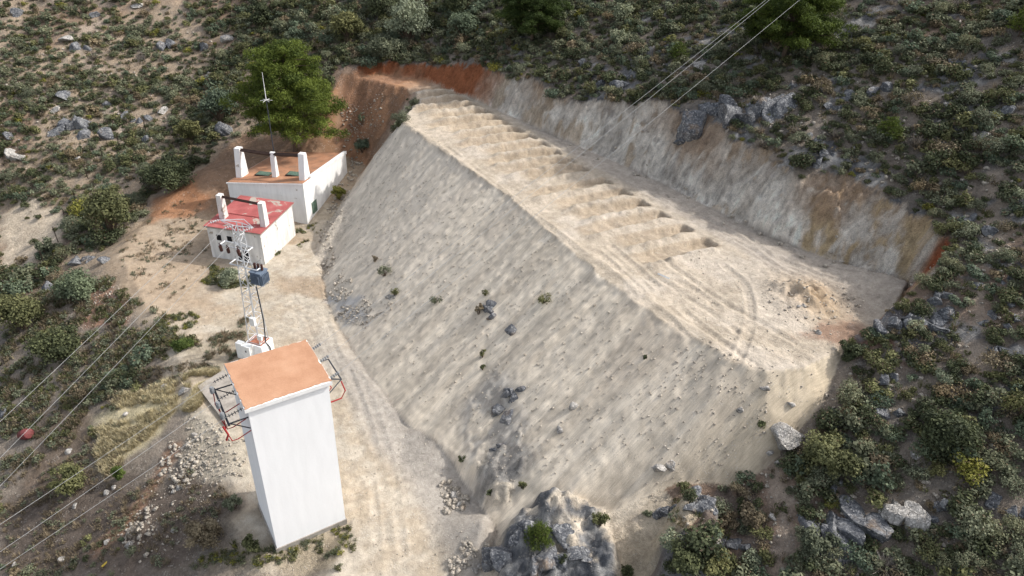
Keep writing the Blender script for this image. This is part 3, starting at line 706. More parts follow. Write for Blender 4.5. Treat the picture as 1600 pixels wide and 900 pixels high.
# ------------------------------------------------------------------ lattice pylon
PB = at(408, 552, 0.0); PZ = float(hz(PB[0], PB[1]))
aL, aR = at(344, 334, 8.35), at(396, 346, 8.35)
pyaw = math.atan2(aR[1]-aL[1], aR[0]-aL[0])
py = thing('lattice_pylon', 'galvanised lattice pylon rising from a white base block with three crossarms', 'pylon', (PB[0], PB[1], PZ), pyaw)
mb = MB(); mb.box((-.55, -.5, -.3), (.55, .5, .95)); mb.build('base_block', M['towerwall'], py)
mb = MB(); mb.box((-.46, -.41, .953), (.46, .41, .985)); mb.build('base_cap', M['brick'], py)
for k in range(14):
    x, y = rg.uniform(-.42, .42), rg.uniform(-.37, .37); 
HP = 8.35
def lw(z): return .40*(1-z/HP)+.17*(z/HP)
for sx in (-1, 1):
    for sy in (-1, 1):
        MB().bar((sx*lw(.9), sy*lw(.9), .9), (sx*lw(HP), sy*lw(HP), HP), .05).build('leg', M['steel'], py)
mb = MB(); zs = [1.0]
while zs[-1] < HP-.3: zs.append(min(HP-.02, zs[-1]+max(.38, 1.6*lw(zs[-1]))))
for i in range(len(zs)-1):
    z0, z1 = zs[i], zs[i+1]; w0, w1 = lw(z0), lw(z1); s = 1 if i % 2 else -1
    for face in range(4):
        c, sn_ = [(1, 0), (0, 1), (-1, 0), (0, -1)][face]
        R = lambda x, y, z: (c*x-sn_*y, sn_*x+c*y, z)
        mb.bar(R(s*w0, -w0, z0), R(-s*w1, -w1, z1), .027)
        if i % 3 == 0: mb.bar(R(-w0, -w0, z0), R(w0, -w0, z0), .025)
mb.build('bracing', M['steel'], py)
def arm(z, x0, x1, yo, w, name='crossarm', mat='steel'):
    mb = MB()
    mb.bar((x0, -yo, z), (x1, -yo, z), w); mb.bar((x0, yo, z), (x1, yo, z), w); mb.bar((x0, -yo, z), (x0, yo, z), w); mb.bar((x1, -yo, z), (x1, yo, z), w)
    return mb.build(name, M[mat], py)
mb = MB()
for y in (-.18, .18): mb.bar((-1.05, 0, HP), (-.17, y, HP), .042); mb.bar((.17, y, HP), (.98, 0, HP), .042); mb.bar((-.17, y, HP), (.17, y, HP), .03)
mb.bar((-1.05, 0, HP), (-.17, 0, HP-.4), .02); mb.bar((.98, 0, HP), (.17, 0, HP-.4), .02)
mb.bar((-1.05, 0, HP), (0, .55, HP), .03); mb.bar((.98, 0, HP), (0, .55, HP), .03)
mb.build('crossarm', M['steel'], py)
arm(7.0, -1.15, .55, .2, .05); arm(5.95, -.75, .95, .24, .055)
for x in (-1.0, -.55, .1): 
    mb = MB(); mb.tube([(x, -.30, 7.0), (x+.04, -.46, 7.22)], .03, 6); mb.tube([(x, -.34, 6.72), (x+.02, -.40, 7.05)], .085, 8); mb.build('fuse_cutout', M['brown'], py)
mb = MB(); mb.tube([(.5, .28, 6.0), (.85, .3, 6.3), (1.0, .2, 6.1), (.95, 0, 5.95)], .014, 5); mb.tube([(.3, -.25, 6.95), (.6, -.35, 6.6), (.8, -.3, 6.2)], .014, 5); mb.build('jumper_cable', M['wire'], py)
inspts = []
for x, y in ((-1.05, 0), (-.02, -.18), (.98, 0)):
    p = Vector((x, y, HP)); q = p+Vector((-.30, -.42, -.05)); insul(py, p, q, 'insulator', 'steel', 4); inspts.append(np.array(py.matrix_basis @ Matrix.Identity(4) @ q) if False else q)
Rm = Matrix.Translation((PB[0], PB[1], PZ)) @ Matrix.Rotation(pyaw, 4, 'Z')
pyl_w = [np.array(Rm @ q) for q in inspts]
mb = MB(); mb.box((-.95, -.82, .0), (-.55, -.50, 1.05)); mb.build('meter_cabinet', M['white'], py)
mb = MB(); mb.box((-.50, -.86, .15), (.0, -.505, 1.0)); mc = mb.build('meter_cabinet', M['white'], py)
MB().box((-.30, -.868, .62), (-.22, -.862, .74)).build('display', M['dark'], mc)
mb = MB(); mb.box((.08, -.52, 2.35), (.38, -.34, 2.85)); mb.build('junction_box', M['white'], py)
mb = MB(); mb.box((.30, -.42, 1.35), (.58, -.30, 1.65)); mb.build('junction_box', M['white'], py)
MB().tube([(.42, .1, 4.6), (.45, .12, 3.4), (.50, .1, 2.4), (.52, 0, 1.6), (.55, -.1, 1.05), (.6, .1, .6), (.62, .2, -.1)], .035, 6).build('cable', M['dark'], py)
# transformer hung on the pylon
tp = at(411, 428, 4.55)
tr = thing('pole_transformer', 'blue grey transformer with three brown bushings, hung on the lattice pylon', 'transformer', tuple(Rm @ Vector((.78, .05, 5.0))), pyaw)
mb = MB(); mb.box((-.33, -.30, 0), (.33, .30, .72)); mb.build('tank', M['blue'], tr)
mb = MB()
for k in range(6): mb.box((.333, -.27+k*.1, .08), (.43, -.235+k*.1, .62)); mb.box((-.25+k*.09, -.40, .08), (-.22+k*.09, -.303, .62))
mb.build('cooling_fins', M['blue'], tr)
mb = MB(); mb.box((-.37, -.34, .722), (.37, .34, .76)); mb.build('lid', M['blue'], tr)
for x in (-.22, 0, .22):
    m2 = MB(); m2.tube([(x, .05, .76), (x, .05, 1.14)], .03, 6)
    for k in range(4): m2.tube([(x, .05, .82+k*.08), (x, .05, .85+k*.08)], .075, 8)
    m2.build('bushing', M['brown'], tr)
mb = MB(); mb.bar((-.60, -.2, -.03), (.42, -.2, -.03), .04); mb.bar((-.60, .2, -.03), (.42, .2, -.03), .04); mb.bar((.40, .2, -.03), (-.55, .2, -.75), .03); mb.build('support_frame', M['steel'], tr)

# ------------------------------------------------------------------ overhead wires
def along(u, v, dist): return np.array([0, 0, CAMZ]) + ray(u, v)*dist
def wire(p, q, sag, label, group, r=.009):
    p, q = np.array(p), np.array(q); pts = []
    for i in range(25):
        t = i/24; c = p+(q-p)*t; c = c.copy(); c[2] -= sag*4*t*(1-t); pts.append(c)
    tag(MB().tube(pts, r, 5).build('power_line', M['wire']), label, 'overhead wire', group)
G1, G2, G3 = 'wires from the pylon', 'wires from the shaded tower face', 'wires up the hill from the tower'
for w, (u, v), nm in zip(pyl_w, ((-70, 724), (-70, 786), (-70, 832)), ('uppermost', 'middle', 'lowest')):
    wire(w, along(u, v, 29), .05, f'{nm} of three bare overhead wires running from the lattice pylon crossarm over the scrub', G1)
for y, (u, v), nm in zip((1.15, .1, -1.0), ((-80, 872), (-80, 917), (-80, 942)), ('uppermost', 'middle', 'lowest')):
    wire(tw_pt(-a-.68, y-.05, 7.60), along(u, v, 22), .03, f'{nm} of three bare overhead wires leaving the shaded side of the white tower', G2, .007)
for y, (u, v), nm in zip((1.0, .1, -1.05), ((1262, -52), (1272, -58), (1312, -52)), ('uppermost', 'middle', 'lowest')):
    wire(tw_pt(a+.62, y+.2, 7.80), along(u, v, 34), .12, f'{nm} of three bare wires crossing the excavated platform towards the upper hillside', G3, .007)

# ------------------------------------------------------------------ small things
k = 0
FENCE = [(187, 235, 20, 'below the grey boulder pair'), (229, 212, 20, 'in front of the grey twin boulders'), (161, 250, 16, 'at the upper bend of the worn path'), (138, 280, 18, 'above the big round bush'),
         (119, 318, 17, 'at the edge of the white bank'), (105, 352, 21, 'behind the big round bush on the white bank'), (91, 379, 20, 'beside the grey bush on the white bank'), (70, 416, 20, 'at the foot of the white bank'), (299, 167, 17, 'in the scrub above the twin boulders'), (329, 143, 15, 'among the dark bushes near the pine')]
for (u, v, hpx, where) in FENCE:
    p = hit(u, v); h = hpx*np.linalg.norm(p-np.array([0, 0, CAMZ]))/FPX*1.15
    mb = MB(); lx, ly = rg.uniform(-.12, .12), rg.uniform(-.1, .1)
    mb.bar((0, 0, -.2), (lx, ly, h), .035); mb.bar((.05, 0, -.2), (lx+.05, ly, h*.98), .02)
    o = mb.build('fence_post', M['rust']); o.location = p
    tag(o, f'thin rusty fence post {where}', 'fence post', 'old fence posts on the scrub slope')
p = hit(42, 683); mb = MB(); d = Vector((.82, -.30, .48)).normalized(); c = Vector(p)+Vector((0, 0, .22))
mb.tube([c-d*.40, c-d*.38, c-d*.1, c-d*.08, c+d*.08, c+d*.1, c+d*.38, c+d*.40], [.24, .27, .28, .30, .30, .28, .27, .24], 20)
br_ = mb.build('plastic_barrel', M['barrel'], None, True); tag(br_, 'faded red barrel lying tilted in the scrub beneath the wires', 'barrel')
p = hit(164, 882); mb = MB(); mb.box((-.04, -.15, 0), (.04, .15, .05)); o = mb.build('yellow_pipe_offcut', M['yellow']); o.location = p; o.rotation_euler = (.1, .1, -.5); tag(o, 'short yellow plastic offcut lying on the dark bank', 'offcut')
A, B = hit(1028, 429), hit(1046, 437); d = B-A; mb = MB(); mb.hexa([tuple(A+np.array(o)) for o in ((-.05, -.06, 0), (.05, -.06, 0), (.05, .06, 0), (-.05, .06, 0))]+[tuple(A+np.array(o)) for o in ((-.05, -.06, .06), (.05, -.06, .06), (.05, .06, .06), (-.05, .06, .06))]) if False else mb.bar(A+np.array([0, 0, .05]), B+np.array([0, 0, .05]), .075)
tag(mb.build('white_pipe', M['white']), 'short white pipe lying on the sandy platform', 'pipe')
# ------------------------------------------------------------------ rocks
def ico(sub):
    import bmesh
    bm = bmesh.new(); bmesh.ops.create_icosphere(bm, subdivisions=sub, radius=1)
    V = np.array([v.co[:] for v in bm.verts]); F = np.array([[v.index for v in f.verts] for f in bm.faces]); bm.free(); return V, F
IC3, IC2, IC1 = ico(4), ico(2), ico(1)
def rock_shape(seed, planes=14, flat=.75, rough=.06, base=IC3):
    r = np.random.default_rng(seed); V, F = base; V = V.copy()
    for _ in range(planes):
        n = r.normal(size=3); n /= np.linalg.norm(n); d = r.uniform(.34, .78)
        k = V@n; V = V-np.maximum(k-d, 0)[:, None]*n
    if rough:
        V = V*(1+rough*fbm(V[:, 0]*2.5+V[:, 2]*1.7+seed, V[:, 1]*2.5-V[:, 2]*1.1, seed, 5, .65)[:, None]*2)
    V[:, 2] *= flat; return V, F
LAND = []           # (u, v, phrase): things a label can refer to
ROCKS = [  # u, v, width px, height px, pale?, pieces, label, short phrase
 (112, 198, 62, 44, 0, 5, 'large cluster of grey limestone blocks on the open scrub slope', 'the large cluster of grey blocks'),
 (20, 246, 36, 26, 1, 2, 'pale rounded limestone boulder at the edge of the scrub slope below the block cluster', 'the pale boulder below the block cluster'),
 (205, 181, 26, 17, 0, 2, 'grey cracked boulder, first of the twin boulders above the worn path', 'the twin boulders'),
 (229, 179, 24, 24, 0, 2, 'tall grey boulder, second of the twin boulders above the worn path', None),
 (168, 210, 23, 17, 0, 1, 'rounded grey boulder lying on the slope below the twin boulders', 'the rounded grey boulder below the twins'),
 (258, 67, 28, 20, 0, 2, 'bluish grey slabby boulder in dark scrub near the upper slope', 'the bluish slabby boulder'),
 (104, 61, 26, 9, 1, 1, 'long thin pale slab tilted out of the upper scrub slope', 'the long thin pale slab'),
 (132, 71, 36, 15, 0, 2, 'low grey rock with a pale edge beside the long thin slab', None),
 (357, 58, 22, 12, 1, 1, 'narrow pale slab leaning in the scrub above the tree', 'the narrow pale slab above the tree'),
 (320, 72, 20, 18, 0, 1, 'grey upright rock above the tree', None),
 (16, 212, 16, 15, 0, 1, 'small grey boulder above the pale boulder', None),
 (166, 161, 18, 10, 0, 1, 'small flat grey stone between scrub bushes on the open slope', None),
 (104, 150, 24, 11, 0, 1, 'low bluish ledge above the large block cluster', None),
 (90, 170, 18, 13, 1, 1, 'small pale rock touching the block cluster', None),
 (255, 173, 18, 9, 1, 1, 'small pale stone beside the twin boulders', None),
 (229, 219, 16, 11, 0, 1, 'small grey stone at the fence below the twin boulders', None),
 (122, 247, 12, 20, 1, 1, 'thin upright pale stone below the block cluster', None),
 (351, 200, 24, 18, 0, 1, 'dark grey boulder half buried beside the red earth bank', 'the dark boulder by the red bank'),
 (332, 117, 16, 10, 1, 1, 'small pale stone in the bushes beside the tree', None),
 (26, 20, 22, 10, 0, 1, 'flat grey stone on the topmost scrub slope', None),
 (215, 8, 18, 8, 1, 1, 'thin pale slab at the very top of the open slope', None),
 (150, 22, 16, 8, 0, 1, 'small grey slab among the bushes of the topmost slope', None),
 (140, 400, 34, 18, 0, 2, 'grey boulder group at the foot of the big round bush', 'the boulder group at the foot of the big round bush'),
 (166, 406, 18, 12, 0, 1, 'small bluish boulder beside the boulder group under the big round bush', None),
 (77, 447, 20, 22, 0, 1, 'pale grey stone between dense bushes at the foot of the white bank', 'the pale stone among dense bushes'),
 (118, 407, 22, 14, 0, 1, 'flat grey rock below the rusty fence at the white bank', None),
 (4, 640, 14, 30, 0, 1, 'grey rock at the edge of the dense scrub above the barrel', None),
 (107, 706, 13, 13, 1, 1, 'rounded white stone just above the olive green bush', 'the rounded white stone'),
 (179, 760, 10, 9, 1, 1, 'white stone, upper of two side by side below the straw patch', 'the two white stones below the straw'),
 (169, 769, 11, 12, 1, 1, 'white angular stone, lower of two side by side below the straw patch', None),
 (198, 646, 10, 8, 1, 1, 'small white stone in the straw patch', 'the white stone in the straw'),
 (98, 871, 11, 15, 1, 1, 'upright white stone on the dark bank near the wires', 'the upright white stone'),
 (23, 883, 12, 9, 1, 1, 'rounded pale stone at the low end of the dark bank', None),
 (167, 848, 13, 8, 1, 1, 'flat pale stone on the dark bank above the yellow offcut', 'the flat stone above the yellow offcut'),
 (202, 850, 16, 16, 1, 1, 'large tan stone in the rubble beside the footpath', 'the large tan stone'),
 (277, 763, 18, 13, 1, 2, 'pair of white stones below the rubble apron of the tower', 'the white stone pair below the rubble'),
 (273, 828, 10, 11, 1, 1, 'small bluish white stone on the dark bank below the tower', None),
 (288, 610, 20, 14, 1, 1, 'large pale stone above the concrete slab', 'the large pale stone by the slab'),
 (258, 606, 13, 8, 1, 1, 'white stone beside the straw above the slab', None),
 (262, 631, 9, 11, 1, 1, 'small grey stone next to the concrete slab', None),
 (298, 737, 15, 16, 1, 2, 'pale blocky stone in the rubble apron beside the tower', None),
 (305, 679, 11, 10, 1, 1, 'white stone at the top of the rubble apron', None),
 (117, 791, 10, 10, 1, 1, 'small white stone under the olive green bush', None),
 (1190, 163, 105, 46, 0, 6, 'broad grey rock ledge on the slope above the brown part of the cut', 'the broad grey rock ledge'),
 (1105, 170, 88, 36, 0, 5, 'long grey rock band standing directly above the brown cut, beside the broad ledge', 'the long grey rock band'),
 (1268, 213, 38, 22, 0, 2, 'bluish boulder on the cut rim above the pale double boulder', None),
 (1290, 243, 42, 22, 0, 3, 'pale grey double boulder perched on the rim of the cut', 'the double boulder on the cut rim'),
 (1437, 138, 28, 34, 0, 2, 'tall grey rock face in the scrub high above the cut', 'the tall grey rock face'),
 (1497, 96, 26, 18, 0, 2, 'dark grey boulder high on the slope in dense scrub', 'the dark boulder high on the slope'),
 (1511, 111, 12, 22, 0, 1, 'narrow upright grey rock on the high slope', None),
 (1377, 138, 34, 24, 0, 2, 'shadowy grey outcrop in the scrub beside the tall rock face', None),
 (1310, 153, 42, 34, 0, 3, 'dark rounded outcrop in scrub above the pale double boulder', 'the dark rounded outcrop'),
 (1236, 133, 22, 18, 0, 1, 'bluish rock in scrub above the broad ledge', None),
 (1552, 149, 28, 13, 1, 4, 'heap of flat pale stones stacked on the high slope', 'the heap of flat pale stones'),
 (1571, 173, 26, 16, 0, 1, 'grey boulder below the heap of flat stones', None),
 (1538, 208, 16, 9, 1, 1, 'small pale stone on bare ground of the upper slope', None),
 (1433, 212, 13, 9, 1, 1, 'small white stone beside the bright green young pine', None),
 (1490, 175, 13, 9, 0, 1, 'small bluish stone under the scrub of the upper slope', None),
 (1480, 162, 14, 6, 1, 1, 'thin pale slab lying under the scrub of the upper slope', None),
 (1333, 232, 10, 12, 1, 1, 'small white stone beside the double boulder', None),
 (978, 122, 40, 30, 0, 4, 'lichen grey rock outcrop in scrub above the middle of the cut', 'the lichen grey outcrop'),
 (935, 135, 26, 18, 0, 2, 'dark rock in scrub beside the lichen grey outcrop', None),
 (1097, 100, 28, 9, 1, 1, 'long pale stone on a bare patch below the wires', 'the long pale stone under the wires'),
 (1020, 98, 16, 8, 1, 1, 'small pale stone in scrub near the bright green shrub', None),
 (912, 96, 16, 12, 0, 1, 'small grey rock in scrub above the red part of the cut', None),
 (1467, 464, 40, 18, 0, 3, 'pale grey slab outcrop at the end of the platform', 'the slab outcrop at the platform end'),
 (1450, 493, 76, 30, 0, 5, 'long low grey outcrop with a dark hollow beside the platform end', 'the long low outcrop with the hollow'),
 (1397, 502, 60, 24, 0, 4, 'bluish grey ledge above reddish soil beside the platform end', 'the bluish ledge over red soil'),
 (1543, 499, 40, 22, 0, 2, 'grey rock beside the worn footpath, first of a pair', 'the rock pair beyond the footpath'),
 (1581, 503, 34, 20, 0, 2, 'grey rock further from the worn footpath, second of a pair', None),
 (1577, 549, 44, 34, 0, 3, 'large grey rock face at the border below the rock pair', 'the large rock face below the pair'),
 (1509, 341, 36, 18, 0, 2, 'dark bluish boulder on top of the red end of the cut', 'the dark boulder over the red end'),
 (1527, 424, 20, 10, 1, 1, 'small pale flat stone on the footpath slope', None),
 (1525, 446, 20, 12, 0, 1, 'small bluish stone below the flat stone on the footpath slope', None),
 (1573, 473, 20, 11, 0, 1, 'grey stone in scrub above the rock pair', None),
 (1573, 437, 24, 14, 0, 2, 'grey rock at the bushes beside the footpath', None),
 (1547, 362, 22, 16, 0, 1, 'dark grey rock beside the footpath above the red end', None),
 (1278, 519, 14, 15, 1, 1, 'white stone at the edge of the platform near its end', 'the white stone at the platform edge'),
 (1252, 477, 16, 17, 1, 2, 'pale broken boulder in the churned heap on the platform', None),
 (1224, 676, 62, 48, 1, 1, 'big tan faced boulder perched at the low corner of the spoil', 'the big tan faced boulder'),
 (1389, 590, 34, 26, 0, 2, 'grey rock in bushes below the platform end', 'the grey rock below the platform end'),
 (1394, 641, 52, 34, 0, 2, 'broad rounded grey boulder in dark scrub', 'the broad rounded boulder'),
 (1533, 624, 38, 26, 0, 2, 'grey boulder at a bare path among dark scrub', 'the boulder at the bare path'),
 (1427, 713, 22, 9, 1, 1, 'thin pale stone in dark scrub below the broad rounded boulder', None),
 (1313, 754, 15, 13, 0, 1, 'small grey block, one of the trio above the flat ledge', 'the trio of small blocks'),
 (1326, 756, 10, 12, 0, 1, 'smallest grey block of the trio above the flat ledge', None),
 (1300, 767, 18, 14, 0, 1, 'largest grey block of the trio above the flat ledge', None),
 (1408, 793, 68, 46, 1, 5, 'big pale cracked outcrop standing over the dark scrub', 'the big pale cracked outcrop'),
 (1318, 818, 120, 46, 0, 6, 'wide flat grey ledge beside the pale cracked outcrop', 'the wide flat ledge'),
 (1464, 794, 46, 24, 0, 3, 'low grey ledge continuing from the pale cracked outcrop', None),
 (1578, 784, 56, 38, 0, 3, 'grey rounded outcrop at the border of the dark scrub', 'the rounded outcrop at the border'),
 (1313, 656, 20, 20, 0, 1, 'small grey boulder next to the big tan faced boulder', None),
 (1471, 735, 14, 10, 0, 1, 'small bluish stone deep in dark scrub', None),
 (1208, 806, 15, 18, 1, 1, 'pale stone beside the footpath through the low scrub', 'the pale stone by the low footpath'),
 (1215, 722, 12, 10, 1, 1, 'white stone under the big tan faced boulder', None),
 (1201, 708, 14, 16, 1, 1, 'tan stone propped under the big tan faced boulder', None),
 (1092, 772, 46, 40, 0, 4, 'steep bluish rock at the foot of the spoil among bushes', 'the steep bluish rock'),
 (1046, 796, 40, 40, 0, 3, 'grey fractured rock where the spoil ends beside the steep bluish rock', None),
 (1148, 848, 42, 28, 0, 3, 'bluish rock in bushes near the footpath', 'the bluish rock near the footpath'),
 (1108, 797, 26, 24, 0, 2, 'small steep rock under brown dry bushes', None),
 (1205, 806, 12, 12, 1, 1, 'small white stone at the dry brown bushes', None),
 (1040, 728, 46, 12, 1, 2, 'tan ledge sticking out of the spoil slope', 'the tan ledge in the spoil'),
 (895, 634, 13, 22, 1, 1, 'pale upright slab on the spoil slope', 'the upright slab on the spoil'),
 (875, 671, 14, 10, 1, 1, 'white stone on the spoil slope below the upright slab', None),
 (1156, 643, 13, 13, 1, 1, 'tan stone high on the spoil near its corner', None),
 (1195, 606, 14, 20, 1, 1, 'tan block at the corner of the platform crest', None),
 (1235, 632, 14, 13, 1, 1, 'tan stone below the corner of the platform crest', None),
 (893, 818, 52, 74, 0, 4, 'steep grey crag at the low end of the spoil', 'the steep grey crag'),
 (800, 850, 70, 84, 0, 4, 'big dark crag at the toe of the spoil beside the track floor', 'the big dark crag'),
 (858, 878, 60, 60, 0, 3, 'grey crag below the bright green pine at the toe of the spoil', None),
 (766, 476, 24, 30, 0, 3, 'dark grey rock with bushes sticking out of the middle of the spoil', 'the dark rock in mid spoil'),
 (770, 493, 16, 14, 0, 1, 'small grey block under the dark rock in mid spoil', None),
 (798, 512, 18, 14, 0, 1, 'bluish rock on the spoil beside the dark rock', None),
 (800, 617, 34, 28, 0, 4, 'grey rocky cluster with rubble in the lower spoil', 'the rocky cluster in the lower spoil'),
 (782, 642, 36, 30, 0, 3, 'bluish rock slab in the lower spoil under the rocky cluster', 'the bluish slab in the lower spoil'),
 (778, 690, 22, 26, 0, 2, 'small grey rock with rusty soil in the lower spoil', None),
 (717, 787, 15, 14, 1, 1, 'tan boulder on the rubble at the toe of the spoil', 'the tan boulder at the toe'),
 (710, 776, 14, 12, 1, 1, 'grey stone on the rubble beside the tan toe boulder', None),
 (746, 884, 18, 18, 1, 2, 'pale stone in the rubble against the big dark crag', None),
 (612, 462, 22, 16, 1, 2, 'reddish earth clod under the bushes in the upper spoil', None),
]
_rocklib = {}
for i, (u, v, wp, hp, pale, pieces, label, short) in enumerate(ROCKS):
    P = hit(u, v+hp*.22); dist = np.dot(P-np.array([0, 0, CAMZ]), _f); W = wp*dist/FPX; H = hp*dist/FPX
    VV = []; FF = []; o = 0; r = np.random.default_rng(100+i)
    for k in range(pieces):
        base = IC3 if wp > 15 else IC2
        V, F = rock_shape(1000+i*11+k, r.integers(9, 18), 1.0,   .085 if wp > 15 else .03, base)
        sx = W/2*(1.35 if pieces == 1 else r.uniform(.55, .95)); sz = max(min(H*.85, sx*1.0), sx*.40)*r.uniform(.8, 1.1); sy = min(max(sx*.85, H*.5), sx*1.4)
        a = r.uniform(0, 6.28); V = V*[sx, sy, sz]; V = np.stack([V[:, 0]*math.cos(a*.3)-V[:, 1]*math.sin(a*.3), V[:, 0]*math.sin(a*.3)+V[:, 1]*math.cos(a*.3), V[:, 2]+V[:, 0]*r.uniform(-.3, .3)], 1)
        if pieces > 1:
            t = (k+.5)/pieces-.5; ox = t*W*.85; oy = r.uniform(-.4, .4)*H
        else: ox = oy = 0
        V[:, 0] += ox; V[:, 1] += oy; V[:, 2] += float(hz(P[0]+ox, P[1]+oy))-P[2]+sz*(.05 if pieces == 1 else -.2)
        VV.append(V); FF.append(F+o); o += len(V)
    me = np_mesh('rock', np.concatenate(VV), tris=np.concatenate(FF), mat=M['paler' if pale else 'rock'])
    nm = 'rock_outcrop' if pieces > 2 else ('boulder' if wp > 15 else 'stone')
    ob = link(nm, me); ob.location = P; tag(ob, label, {'rock_outcrop': 'outcrop', 'boulder': 'boulder', 'stone': 'stone'}[nm], 'limestone rocks and stones')
    if short: LAND.append((u, v, short))

# ------------------------------------------------------------------ trees and bushes
def leaf_quads(P, Nrm, size, rng, asp=1.6):
    """one rhombus leaf cluster for every point"""
    n = len(P); t = rng.normal(size=(n, 3)); t -= (t*Nrm).sum(1)[:, None]*Nrm; t /= np.linalg.norm(t, axis=1)[:, None]+1e-9
    b = np.cross(Nrm, t); L = size*rng.uniform(.6, 1.35, n)[:, None]
    V = np.stack([P-t*L*asp*.5, P+b*L*.5, P+t*L*asp*.5, P-b*L*.5], 1).reshape(-1, 3)
    return V, np.arange(4*n).reshape(-1, 4)
PAL = {  # dark, light albedo
 'grey green': ((.060, .068, .046), (.155, .162, .115)), 'dark green': ((.028, .034, .020), (.078, .088, .048)), 'olive green': ((.050, .054, .026), (.130, .130, .065)),
 'yellowish green': ((.075, .080, .020), (.190, .180, .045)), 'dry brown': ((.085, .065, .045), (.190, .155, .110)), 'bright green': ((.040, .060, .016), (.090, .115, .032)),
 'silvery': ((.105, .120, .085), (.230, .245, .180)), 'bluish green': ((.048, .064, .046), (.110, .135, .098))}
PAL = {k: tuple(tuple(c*m for c, m in zip(q, (1.52, 1.54, 1.42))) for q in v) for k, v in PAL.items()}
def shrub(kind, seed, nleaf=420, R=.5, hgt=.75, leaf=.075):
    r = np.random.default_rng(seed); d, l = map(np.array, PAL[kind])
    nl = r.integers(6, 11); ctr = []; rad = []
    for k in range(nl):
        a = r.uniform(0, 6.28); q = R*.68*math.sqrt(r.uniform(.02, 1)); h = hgt*R*2*(r.uniform(.25, .62))*(1-.4*(q/R)**2)
        ctr.append((q*math.cos(a), q*math.sin(a), h)); rad.append(R*r.uniform(.26, .46))
    ctr = np.array(ctr); rad = np.array(rad)
    w = rad**2/np.sum(rad**2); who = r.choice(nl, nleaf, p=w)
    dr = r.normal(size=(nleaf, 3)); dr[:, 2] = dr[:, 2]*.85+.25; dr /= np.linalg.norm(dr, axis=1)[:, None]
    rr = rad[who]*np.clip(r.normal(.88, .22, nleaf), .15, 1.35)
    P = ctr[who]+dr*rr[:, None]; P[:, 2] = np.maximum(P[:, 2], .02)
    Nn = dr*.75+r.normal(size=(nleaf, 3))*.6+np.array([0, 0, .35]); Nn /= np.linalg.norm(Nn, axis=1)[:, None]
    V, Q = leaf_quads(P, Nn, leaf, r)
    tone = np.clip(.5+.28*r.normal(size=nleaf)+.22*r.normal(size=nl)[who], 0, 1)[:, None]
    c = d*(1-tone)+l*tone; dead = r.random(nleaf) < .05; c[dead] = np.array([.16, .12, .08])
    Cc = np.repeat(c, 4, 0)
    # woody stems
    sv = []; sq = []
    for k in range(nl):
        a = np.array([0, 0, -.08]); b = ctr[k]*[1.05, 1.05, 1.1]; t = .012+.012*r.random(); o = len(V)+4*len(sv)
        for e in (np.array([t, 0, 0]), np.array([0, t, 0])):
            o = len(V)+4*len(sv); sv.append([a-e, a+e, b+e*.4, b-e*.4]); sq.append([o, o+1, o+2, o+3])
    V = np.concatenate([V, np.array(sv).reshape(-1, 3)]); Q = np.concatenate([Q, np.array(sq)]); Cc = np.concatenate([Cc, np.tile([.16, .13, .10], (len(sv)*4, 1))])
    return V, Q, Cc
KINDS = [('grey green', .30), ('dark green', .24), ('olive green', .17), ('dry brown', .09), ('yellowish green', .018), ('bluish green', .135), ('silvery', .03), ('twiggy grey', .075)]
LEAFY = {'grey green': (1500, .036), 'dark green': (1000, .050), 'bluish green': (900, .054), 'dry brown': (700, .040)}
def twiggy(seed, n=150):
    q = np.random.default_rng(seed); a = q.uniform(0, 6.28, n); el = q.uniform(.25, 1.45, n); L = q.uniform(.25, .55, n)
    d = np.stack([np.cos(a)*np.cos(el), np.sin(a)*np.cos(el), np.sin(el)], 1); b = d*L[:, None]*q.uniform(0, .5, n)[:, None]; e = d*L[:, None]+q.normal(size=(n, 3))*.05
    s_ = np.stack([-np.sin(a), np.cos(a), 0*a], 1)*.009
    V = np.stack([b-s_, b+s_, e+s_*.5, e-s_*.5], 1).reshape(-1, 3); V[:, 2] = np.maximum(V[:, 2], 0); t = q.random(n)[:, None]
    V2, Q2, C2 = shrub('dry brown', seed+1, 120, .42, .5, .04)
    return np.concatenate([V, V2]), np.concatenate([np.arange(4*n).reshape(-1, 4), Q2+4*n]), np.concatenate([np.repeat(np.array([.13, .115, .10])*(1-t)+np.array([.30, .27, .24])*t, 4, 0), C2])
LIB = {k: [twiggy(40+n*5, 260) if k == 'twiggy grey' else shrub(k, 50+17*i+n*3, LEAFY.get(k, (1150, .044))[0], .5, (.50, .66, .95)[n], LEAFY.get(k, (1150, .044))[1]) for n in range(3)] for i, (k, _) in enumerate(KINDS)}
LOW = {k: [twiggy(80+n*5, 110) if k == 'twiggy grey' else shrub(k, 500+17*i+n*3, 340, .5, (.45, .6, .85)[n], .074) for n in range(3)] for i, (k, _) in enumerate(KINDS)}
LIBME = {(k, n): np_mesh('scrub_bush', V, quads=Q, cols=Cc, mat=M['leaf']) for k, L in LIB.items() for n, (V, Q, Cc) in enumerate(L)}

